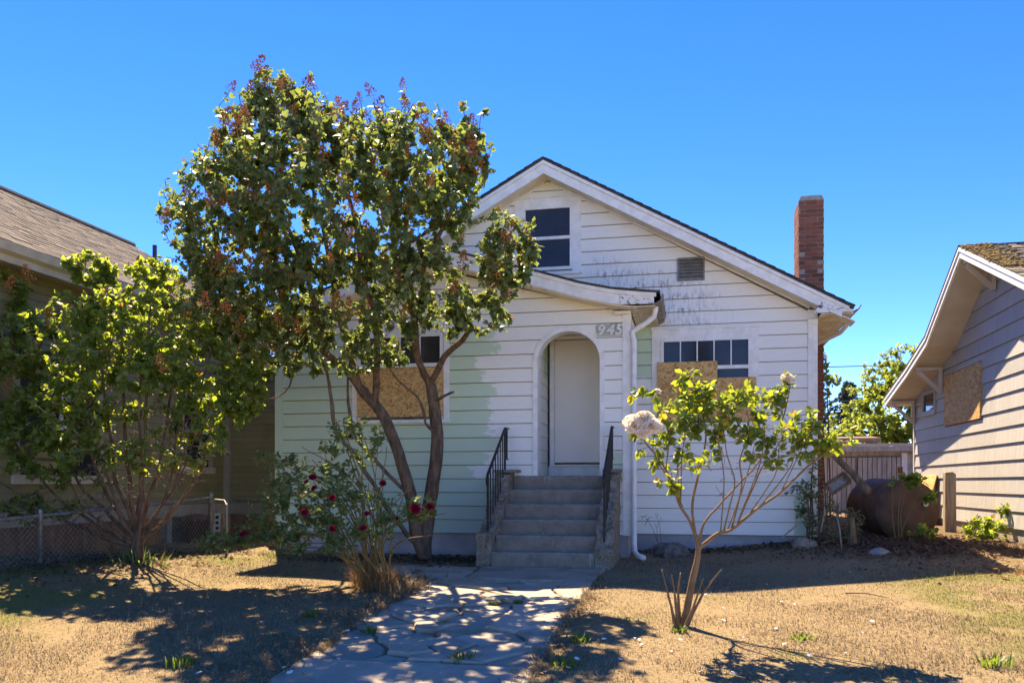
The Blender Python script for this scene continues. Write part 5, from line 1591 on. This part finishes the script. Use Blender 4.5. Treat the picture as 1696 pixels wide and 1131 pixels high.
sk.meshes(True, 6).build('canes', M['canegreen'], RB, True)
kindly(sk.meshes(False).build('branches', M['canegreen'], RB))
pos, dr, sz = dress(sk, 9, .28, .050, .3, .7)
sg = split_singles(pos, 200)
single_leaves(RB, LEAF_OVAL, 'oval', pos[sg], dr[sg], sz[sg], M['bush_leaf'], .6)
o = link('crown', leaf_mesh('crown', LEAF_OVAL, pos[~sg], dr[~sg], sz[~sg], M['bush_leaf'], .6), RB); o['kind'] = 'stuff'
for p, r_ in (((-3.758, 7.95, 1.151), .045), ((-3.739, 7.95, 1.041), .036), ((-3.52, 7.9, 0.945), .040), ((-3.771, 7.8, 0.802), .045), ((-3.447, 7.75, 0.646), .038), ((-3.152, 7.8, 0.652), .042), ((-3.148, 7.9, 0.791), .034), ((-3.842, 8.0, 1.108), .028), ((-3.097, 8.2, 1.09), .04), ((-2.747, 8.2, 0.832), .065), ((-2.625, 8.3, 0.855), .05), ((-3.6, 8.5, 1.595), .04), ((-4.487, 7.9, 0.577), .05), ((-2.928, 8.2, 0.732), .03)):
    blossom(RB, p, r_, RED, (rr.uniform(.5, 1.1), rr.uniform(-.6, .6)))

# ------------------------------------------------------------------ ground cover of dry grass
def grass():
    n = 620000
    # denser close to the camera
    y = 3.6 + 10.0 * rng.random(n) ** 1.55
    x = -9.0 + 15.5 * rng.random(n)
    lim = (x > y*-1.05 - .4) & (x < y*.40 + .8)
    onwalk = (x > np.interp(y, [3, 5.1, 6.5, 8.3, 9.4, 10.2, 10.8], [-2.70, -2.72, -2.80, -2.93, -3.2, -3.75, -3.9])) & (x < -1.09) & (y < 10.75)
    porch = (y > 11.9) & (x < -.6)
    steps = (y > 10.6) & (x > -2.9) & (x < -.9)
    main = (y > 13.2) & (x < 2.0)
    bare = (x > 1.9) & (y > 12.0) & (rng.random(n) < .8)
    under = (np.hypot(x+3.2, y-8.7) < .5) & (rng.random(n) < .5)
    sk_ = (x < -8.5) | (x > 4.45)
    # a worn fringe that leans over the path edge
    k = lim & ~onwalk & ~porch & ~steps & ~main & ~bare & ~sk_ & ~under
    k &= ~((np.sin(x*3.1+2.2*np.sin(y*1.3))*np.sin(y*3.7+1.5*np.sin(x*2.3)) + .35*np.sin(x*11)*np.sin(y*9+x*4) > .55) & (rng.random(n) < .8))   # worn thin patches
    x, y = x[k], y[k]; n = len(x)
    patch = np.array([.5 + .5*math.sin(a*1.7+2*math.sin(b*.9))*math.sin(b*2.1+a*.6) for a, b in zip(x[::1], y[::1])]) if n < 1 else .5 + .5*np.sin(x*1.7+2*np.sin(y*.9))*np.sin(y*2.1+x*.6)
    L = (.014 + .034*rng.random(n)**1.5) * (.5 + .9*patch)
    L *= .85; tall = rng.random(n) < .014; L[tall] *= 2.5
    wd = .0016 + .0022*rng.random(n) + .00030*y
    a = rng.random(n)*2*np.pi; lean = .35 + 1.0*rng.random(n)
    z = gz(x, y) + np.sin(x*2.3+1.2*np.sin(y*1.7))*np.sin(y*1.9+x)*.010 - .004
    d = np.stack([np.cos(a)*np.sin(lean), np.sin(a)*np.sin(lean), np.cos(lean)], 1)*L[:, None]
    s_ = np.stack([-np.sin(a), np.cos(a), np.zeros(n)], 1)*wd[:, None]
    p = np.stack([x, y, z], 1)
    # ragged fringe hanging over the path edges
    ne = 9000
    ye = 3.6 + 6.6*rng.random(ne)**1.2; side = rng.random(ne) < .5
    xe = np.where(side, np.interp(ye, [3, 5.1, 6.5, 8.3, 9.4, 10.2], [-2.73, -2.74, -2.82, -2.95, -3.1, -3.4]), -1.07) + rng.normal(0, .035, ne) + .03*np.sin(ye*9)*np.where(side, -1, 1)
    Le = .03 + .05*rng.random(ne); ae = np.where(side, 0, np.pi) + rng.normal(0, 1.0, ne); le_ = .5 + .8*rng.random(ne)
    pe = np.stack([xe, ye, gz(xe, ye) - .01], 1)
    de = np.stack([np.cos(ae)*np.sin(le_), np.sin(ae)*np.sin(le_), np.cos(le_)], 1)*Le[:, None]
    se = np.stack([-np.sin(ae), np.cos(ae), 0*ae], 1)*(.003 + .0004*ye)[:, None]
    p = np.concatenate([p, pe]); d = np.concatenate([d, de]); s_ = np.concatenate([s_, se]); n += ne
    v = np.stack([p - s_, p + s_, p + d], 1).reshape(-1, 3)
    f = np.arange(3*n).reshape(-1, 3)
    o = link('dry_grass', arr_mesh('dry_grass', v, f, M['blade']))
    tag(o, 'short straw-coloured dead grass covering both lawns', 'grass', kind='stuff')
    print('blades', n)
grass()

def tuft(name, cx, cy, n, h, spread, m, label, cat, group=None, wide=.004, seed=0):
    rg = np.random.default_rng(seed)
    a = rg.random(n)*2*np.pi; r_ = spread*rg.random(n)**.7
    x = cx + r_*np.cos(a); y = cy + r_*np.sin(a); z = gz(x, y) - .005
    ln = rg.uniform(.25, 1.15, n); L = h*(.5+.5*rg.random(n)); b = a + rg.normal(0, .6, n)
    d1 = np.stack([np.cos(b)*np.sin(ln*.5), np.sin(b)*np.sin(ln*.5), np.cos(ln*.5)], 1)*L[:, None]*.55
    d2 = d1 + np.stack([np.cos(b)*np.sin(ln*1.4), np.sin(b)*np.sin(ln*1.4), np.cos(ln*1.4)], 1)*L[:, None]*.5
    s_ = np.stack([-np.sin(b), np.cos(b), 0*b], 1)*wide
    p = np.stack([x, y, z], 1)
    v = np.stack([p-s_, p+s_, p+d1+s_*.8, p+d1-s_*.8, p+d2], 1).reshape(-1, 3)
    f = (np.array([[0,1,2],[0,2,3],[3,2,4]])[None] + (np.arange(n)*5)[:, None, None]).reshape(-1, 3)
    o = link(name, arr_mesh(name, v, f, m)); tag(o, label, cat, group); return o
tuft('grass_tuft', BX+.02, BY-.05, 500, .34, .28, M['dryleaf'], 'dry grass tuft around the foot of the red rose bush', 'grass tuft', None, .004, 1)
tuft('grass_tuft', BX+.30, BY-.12, 500, .17, .34, M['blade'], 'low straw tuft spilling onto the path by the red rose bush', 'grass tuft', None, .004, 2)
WEEDS = [((-1.608, 5.858), .10, 'green weed tuft in the crack before the nearest whole slab'), ((-2.058, 6.915), .06, 'small green weed in a crack left of the path centre'), ((-1.861, 7.967), .06, 'small green weed in the path near the steps, left one'), ((-1.656, 8.072), .05, 'small green weed in the path near the steps, right one'),
         ((-3.357, 7.077), .09, 'grey-green weed on the left lawn beside the path'), ((-0.854, 6.554), .09, 'green weed on the lawn at the right edge of the path'), ((0.843, 6.865), .09, 'bright green weed in the shade on the right lawn'), ((-0.865, 5.824), .10, 'dull green weed at the right path edge near the camera'),
         ((-2.612, 6.581), .07, 'dark green weed on the left edge of the path'), ((-0.099, 7.0), .07, 'green sprouts at the foot of the pink rose'), ((-3.573, 5.424), .12, 'dull green weed patch on the near left lawn'), ((2.04, 6.351), .12, 'sparse green weed at the right edge of the lawn')]
for i, (p, r_, lab) in enumerate(WEEDS):
    tuft('weed', p[0], p[1], 60, r_*1.0, r_, M['weed_leaf'], lab, 'weed', 'weeds on the lawn and path', .006, 20+i)
tuft('iris_clump', -6.6, 9.15, 80, .24, .34, M['bush_leaf'], 'strappy dark green leaves at the foot of the lilac shrub', 'plant', None, .010, 60)

# white chips scattered on the lawn
CHIPS = [(0.791, 9.549), (0.625, 8.725), (0.844, 8.444), (0.688, 7.528), (0.67, 7.123), (1.484, 7.566), (1.723, 7.686), (1.317, 7.081), (-0.434, 6.622), (-0.149, 6.266), (-0.494, 5.996), (0.057, 5.77), (-0.339, 5.731), (0.271, 5.775), (0.684, 6.631), (1.79, 10.363), (0.134, 8.788), (0.28, 8.013), (0.268, 7.397), (-0.085, 6.64), (0.946, 8.327), (1.995, 7.503), (1.442, 5.987), (2.266, 9.916), (-0.399, 6.589), (-0.372, 6.427),
         (-2.766, 5.403), (-2.484, 5.68), (-3.287, 5.198), (-2.821, 6.217), (-2.824, 5.881), (-2.669, 5.301), (-2.801, 6.917), (-2.599, 6.293), (-2.77, 6.514), (-0.667, 6.565), (-0.798, 5.96), (-0.828, 5.721), (-0.932, 7.797), (0.815, 6.307), (1.079, 6.433), (0.386, 6.772)]
rr = random.Random(31)
for i, p in enumerate(CHIPS):
    b = MB(); n_ = rr.randrange(5, 8); s_ = rr.uniform(.010, .026)
    pts = [(s_*math.cos(6.28*k/n_)*rr.uniform(.6, 1.3), s_*math.sin(6.28*k/n_)*rr.uniform(.5, 1.1), rr.uniform(0, .008)) for k in range(n_)]
    b.extr(pts, (0, 0, .003))
    o = b.build('paint_chip', M['chip']); o.location = (p[0], p[1], g1(*p)+.018); o.rotation_euler = (rr.uniform(-.3, .3), rr.uniform(-.3, .3), rr.uniform(0, 6))
    tag(o, 'white flake lying on the dry lawn', 'paint chip', 'white flakes on the lawn')
STICKS = [(((1.522, 9.075)), ((1.887, 8.858)), 'thin brown stick lying on the sunny right lawn'), (((1.965, 11.946)), ((2.167, 11.809)), 'short dark stick in front of the tank'), (((3.365, 10.673)), ((3.693, 10.71)), 'brown twig among dead leaves at the right edge')]
for a, b_, lab in STICKS:
    tag(MB().tube([(a[0], a[1], g1(*a)+.02), ((a[0]+b_[0])/2, (a[1]+b_[1])/2+.02, g1(*a)+.035), (b_[0], b_[1], g1(*b_)+.02)], [.008, .007, .004], 5).build('stick', M['barkp']), lab, 'stick', 'sticks on the ground')

def litter(name, n, cx, cy, rx_, ry_, size, m, label, cat, seed, kind='stuff', lift=.012):
    rg = np.random.default_rng(seed)
    x = cx + rg.normal(0, 1, n)*rx_; y = cy + rg.normal(0, 1, n)*ry_
    pos = np.stack([x, y, gz(x, y) + lift + .02*rg.random(n)], 1)
    a = rg.random(n)*6.28
    dr = np.stack([np.cos(a), np.sin(a), rg.normal(0, .3, n)], 1)
    o = link(name, leaf_mesh(name, LEAF_DIA, pos, dr, size*(.5+rg.random(n)), m, .5)); tag(o, label, cat, kind=kind)
litter('leaf_litter', 5000, 2.9, 12.6, .9, .75, .045, M['litter'], 'brown leaf litter on the ground before the tank', 'leaf litter', 1)
litter('leaf_litter', 2600, -3.7, 11.25, .8, .25, .05, M['litter'], 'dead leaves under the lilac along the foundation', 'leaf litter', 2)
litter('leaf_litter', 900, .3, 12.95, .8, .16, .05, M['litter'], 'dead leaves along the wall under the right window', 'leaf litter', 3)
litter('leaf_litter', 1600, -7.0, 9.2, .5, 1.6, .05, M['litter'], 'dead leaves along the chain-link fence', 'leaf litter', 4)
litter('leaf_litter', 500, -2.95, 6.6, .14, 1.5, .03, M['dryleaf'], 'dry leaves gathered along the left path edge', 'leaf litter', 5)
litter('leaf_litter', 420, -1.0, 6.6, .10, 1.5, .03, M['dryleaf'], 'dry leaves gathered along the right path edge', 'leaf litter', 6)
rg9 = np.random.default_rng(9)
for i in range(16):
    px_ = (3.55 + rg9.normal(0, .35), 10.45 + rg9.normal(0, .35))
    b = MB(); tv = LEAF_OVAL[0].copy(); tv[:, 2] += .25*np.abs(tv[:, 0]) + .15*tv[:, 1]**2
    b.add((tv*.11).tolist(), LEAF_OVAL[1].tolist())
    o = b.build('dead_leaf', M['dryleaf']); o.location = (*px_, g1(*px_)+.03); o.rotation_euler = (rg9.normal(0, .6), rg9.normal(0, .5), rg9.random()*6)
    tag(o, 'curled brown dead leaf at the right edge of the lawn', 'leaf', 'curled dead leaves at the right edge')

# ------------------------------------------------------------------ small plants and brush
def bushlet(name, root, stems, tips_, per, size, m, stemm, label, cat, tmpl=LEAF_OVAL, seed=1, reach=.2, droop=.3, r0=.008, twig=.002):
    t = thing(name, root, label, cat)
    s = Skel(); rr_ = random.Random(seed)
    for e in stems:
        e = Vector(e); b_ = Vector(root) + Vector((rr_.uniform(-.08, .08), rr_.uniform(-.08, .08), -.03))
        md = b_.lerp(e, .5) + Vector((rr_.uniform(-.05, .05), 0, .06))
        s.limb([b_, md, e], r0, r0*.4, None, sub=4, wob=.02, seed=seed)
    s.grow(tips_, step=.08, wob=.02, rnd=rr_); s.radii(twig, 2.4, max(.006, twig*1.6))
    s.meshes(True, 6).build('stems', stemm, t); s.meshes(False).build('branches', stemm, t)
    if per:
        pos, dr, sz = dress(s, per, reach, size, droop, .6)
        o = link('foliage', leaf_mesh('foliage', tmpl, pos, dr, sz, m, .6), t); o['kind'] = 'stuff'
    return t
rt = lambda p: (p[0], p[1], g1(*p))
bushlet('bramble', (4.05, 13.6, .25), [(4.064, 13.4, 0.652), (4.24, 13.2, 0.66), (3.962, 13.6, 0.555), (4.456, 13.5, 0.783)],
        np.concatenate([ell(60, (4.114, 13.3, 0.439), (.34, .25, .16)), ell(12, (4.48, 13.5, 0.695), (.12, .1, .10))]), 9, .07, M['shrub_leaf'], M['cane'], 'low green and brown bramble at the foot of the grey house', 'plant', seed=2)
bushlet('sapling', (3.0, 13.25, .22), [(2.953, 13.1, 1.09), (3.018, 13.1, 0.959), (2.861, 13.2, 1.09), (3.26, 13.1, 1.09)],
        np.concatenate([ell(16, (3.058, 13.1, 1.133), (.22, .15, .10)), ell(7, (3.38, 13.1, 0.874), (.10, .1, .06)), ell(8, (3.235, 13.0, 0.402), (.2, .1, .05))]), 7, .10, M['shrub_leaf'], M['canegreen'], 'young green sapling growing in front of the tank', 'plant', seed=3, r0=.011)
brs = bushlet('brush_pile', (2.15, 12.9, .2), [(1.641, 12.7, 0.572), (2.146, 12.8, 0.659), (1.999, 12.9, 0.829), (2.29, 12.7, 0.407), (1.776, 12.5, 0.243), (1.906, 12.3, 0.159)],
        np.concatenate([ell(420, (1.999, 12.9, 0.523), (.46, .35, .30)), ell(90, (1.806, 13.0, 0.781), (.3, .2, .3))]), 1.2, .045, M['bush_leaf'], M['barkp'], 'tangled pile of dead brush beside the tank', 'brush pile', seed=5, r0=.014, twig=.0055)
bushlet('ivy', (1.7, 13.15, .2), [(1.748, 13.2, 1.269), (1.65, 13.1, 1.09), (1.798, 13.25, 1.629)],
        np.concatenate([ell(26, (1.591, 13.1, 0.956), (.22, .12, .16)), ell(14, (1.791, 13.2, 1.18), (.12, .1, .35)), ell(14, (1.54, 13.1, 0.688), (.12, .08, .10))]), 9, .05, M['bush_leaf'], M['bark'], 'dark ivy climbing the right corner of the white house', 'ivy', seed=6, r0=.016)
bushlet('dry_weed', (-.42, 12.95, .2), [(-0.539, 12.9, 0.635), (-0.674, 12.9, 0.589), (-0.449, 12.9, 0.545)], ell(30, (-0.584, 12.9, 0.544), (.22, .06, .12)), 0, .03, M['litter'], M['bark'], 'wispy dead weed against the white wall beside the downspout', 'weed', seed=7, r0=.004, twig=.003)
bushlet('climber', (2.5, 17.0, .1), [(2.438, 17.0, 2.357), (2.416, 17.0, 2.933), (2.503, 17.0, 3.276)],
        np.concatenate([ell(46, (2.438, 17.0, 2.932), (.20, .3, .75)), ell(14, (2.612, 17.0, 3.101), (.16, .2, .18))]), 10, .075, M['shrub_leaf'], M['bark'], 'leafy climber rising behind the brick chimney', 'climber', seed=8, r0=.02)
tag(MB().tube([(2.193, 12.6, 0.598), (2.209, 12.6, 0.412), (2.217, 12.6, 0.2)], [.042, .045, .055], 8).build('stump', M['barkp']), 'grey cut stump standing in the brush pile', 'stump')
for i, (a, b_) in enumerate((((1.961, 12.4, 0.671), (1.999, 12.2, 0.201)), ((1.825, 12.5, 0.752), (1.754, 12.4, 0.418)), ((1.465, 12.6, 0.489), (1.215, 12.4, 0.31)))):
    tag(MB().tube([a, Vector(a).lerp(Vector(b_), .5)+Vector((.01, 0, .01)), b_], [.010, .012, .008], 5).build('stick', M['postwood']), ['pale stick leaning out of the brush pile', 'short pale stick upright in the brush pile', 'dark twig poking from the wall corner'][i], 'stick', 'sticks on the ground')

# ------------------------------------------------------------------ trees far behind
def far_tree(name, base, h, rad, label, m, seed, n=260, per=22, size=.22):
    t = thing(name, base, label, 'tree')
    s = Skel(); b_ = Vector(base)
    tr = s.limb([b_, b_+Vector((.1, 0, h*.25)), b_+Vector((0, .1, h*.55)), b_+Vector((.1, 0, h*.85))], h*.03, h*.008, wob=.05)
    rg = np.random.default_rng(seed)
    tp = ell(n, (base[0], base[1], base[2]+h*.56), (rad, rad, h*.44), rg, .3)
    s.grow(tp, step=.4, wob=.08, rnd=random.Random(seed)); s.radii(.008, 2.4, .06)
    s.meshes(True, 7).build('trunk', M['barkp'], t); kindly(s.meshes(False).build('branches', M['barkp'], t))
    pos, dr, sz = dress(s, per, rad*.5, size, .6, .5)
    o = link('crown', leaf_mesh('crown', LEAF_DIA, pos, dr, sz, m, .7), t); o['kind'] = 'stuff'
far_tree('deciduous_tree', (7.4, 31, .1), 5.9, 2.3, 'yellow-green leafy tree behind the shed', M['far_leaf'], 1, 900, 44, .14)
far_tree('deciduous_tree', (4.9, 29, .1), 3.4, 1.0, 'small yellow-green tree left of the leafy one behind the shed', M['far_leaf'], 2, 160, 34, .11)
def conifer(base, h, rad, label, seed):
    t = thing('conifer_tree', base, label, 'tree', 'dark conifers in the distance')
    b_ = Vector(base); rr_ = random.Random(seed)
    MB().tube([b_, b_+Vector((0, 0, h))], [h*.02, .02], 6).build('trunk', M['bark'], t)
    pos, dr, sz = [], [], []
    for k in range(260):
        f = rr_.random()**.85; z = h*(.12+.88*f); L = rad*(1-f)**.8*rr_.uniform(.55, 1.1)+.1; a = rr_.uniform(0, 6.28)
        for j in range(26):
            q = (j+rr_.random())/26
            p = b_ + Vector((math.cos(a)*L*q, math.sin(a)*L*q, z - L*.12*q*q + .12*L*q + rr_.gauss(0, .05)))
            pos.append(p); d_ = Vector((math.cos(a+rr_.gauss(0, .8)), math.sin(a+rr_.gauss(0, .8)), rr_.uniform(-.6, .2))); dr.append(d_); sz.append(.34*rr_.uniform(.6, 1.2)*(1-.3*q))
    o = link('crown', leaf_mesh('crown', LEAF_DIA, np.array(pos), np.array(dr), np.array(sz), M['conifer'], .6), t); o['kind'] = 'stuff'
conifer((9.9, 58, 0), 7.6, 3.4, 'dark conifer in the gap between the houses, right of the chimney', 4)
conifer((7.4, 56, 0), 7.4, 3.2, 'dark conifer half hidden by the brick chimney', 5)

# trees across the street, seen only as reflections in the window panes
conifer((.6, -27, -.5), 11.0, 2.6, 'conifer across the street, reflected in the right window', 14)
conifer((4.6, -29, -.5), 9.5, 2.4, 'conifer across the street, reflected in the right end of the right window', 15)
far_tree('deciduous_tree', (-17, -25, -.5), 12.5, 4.6, 'broad tree across the street, reflected in the left window', M['far_leaf'], 6, 420, 22, .34)
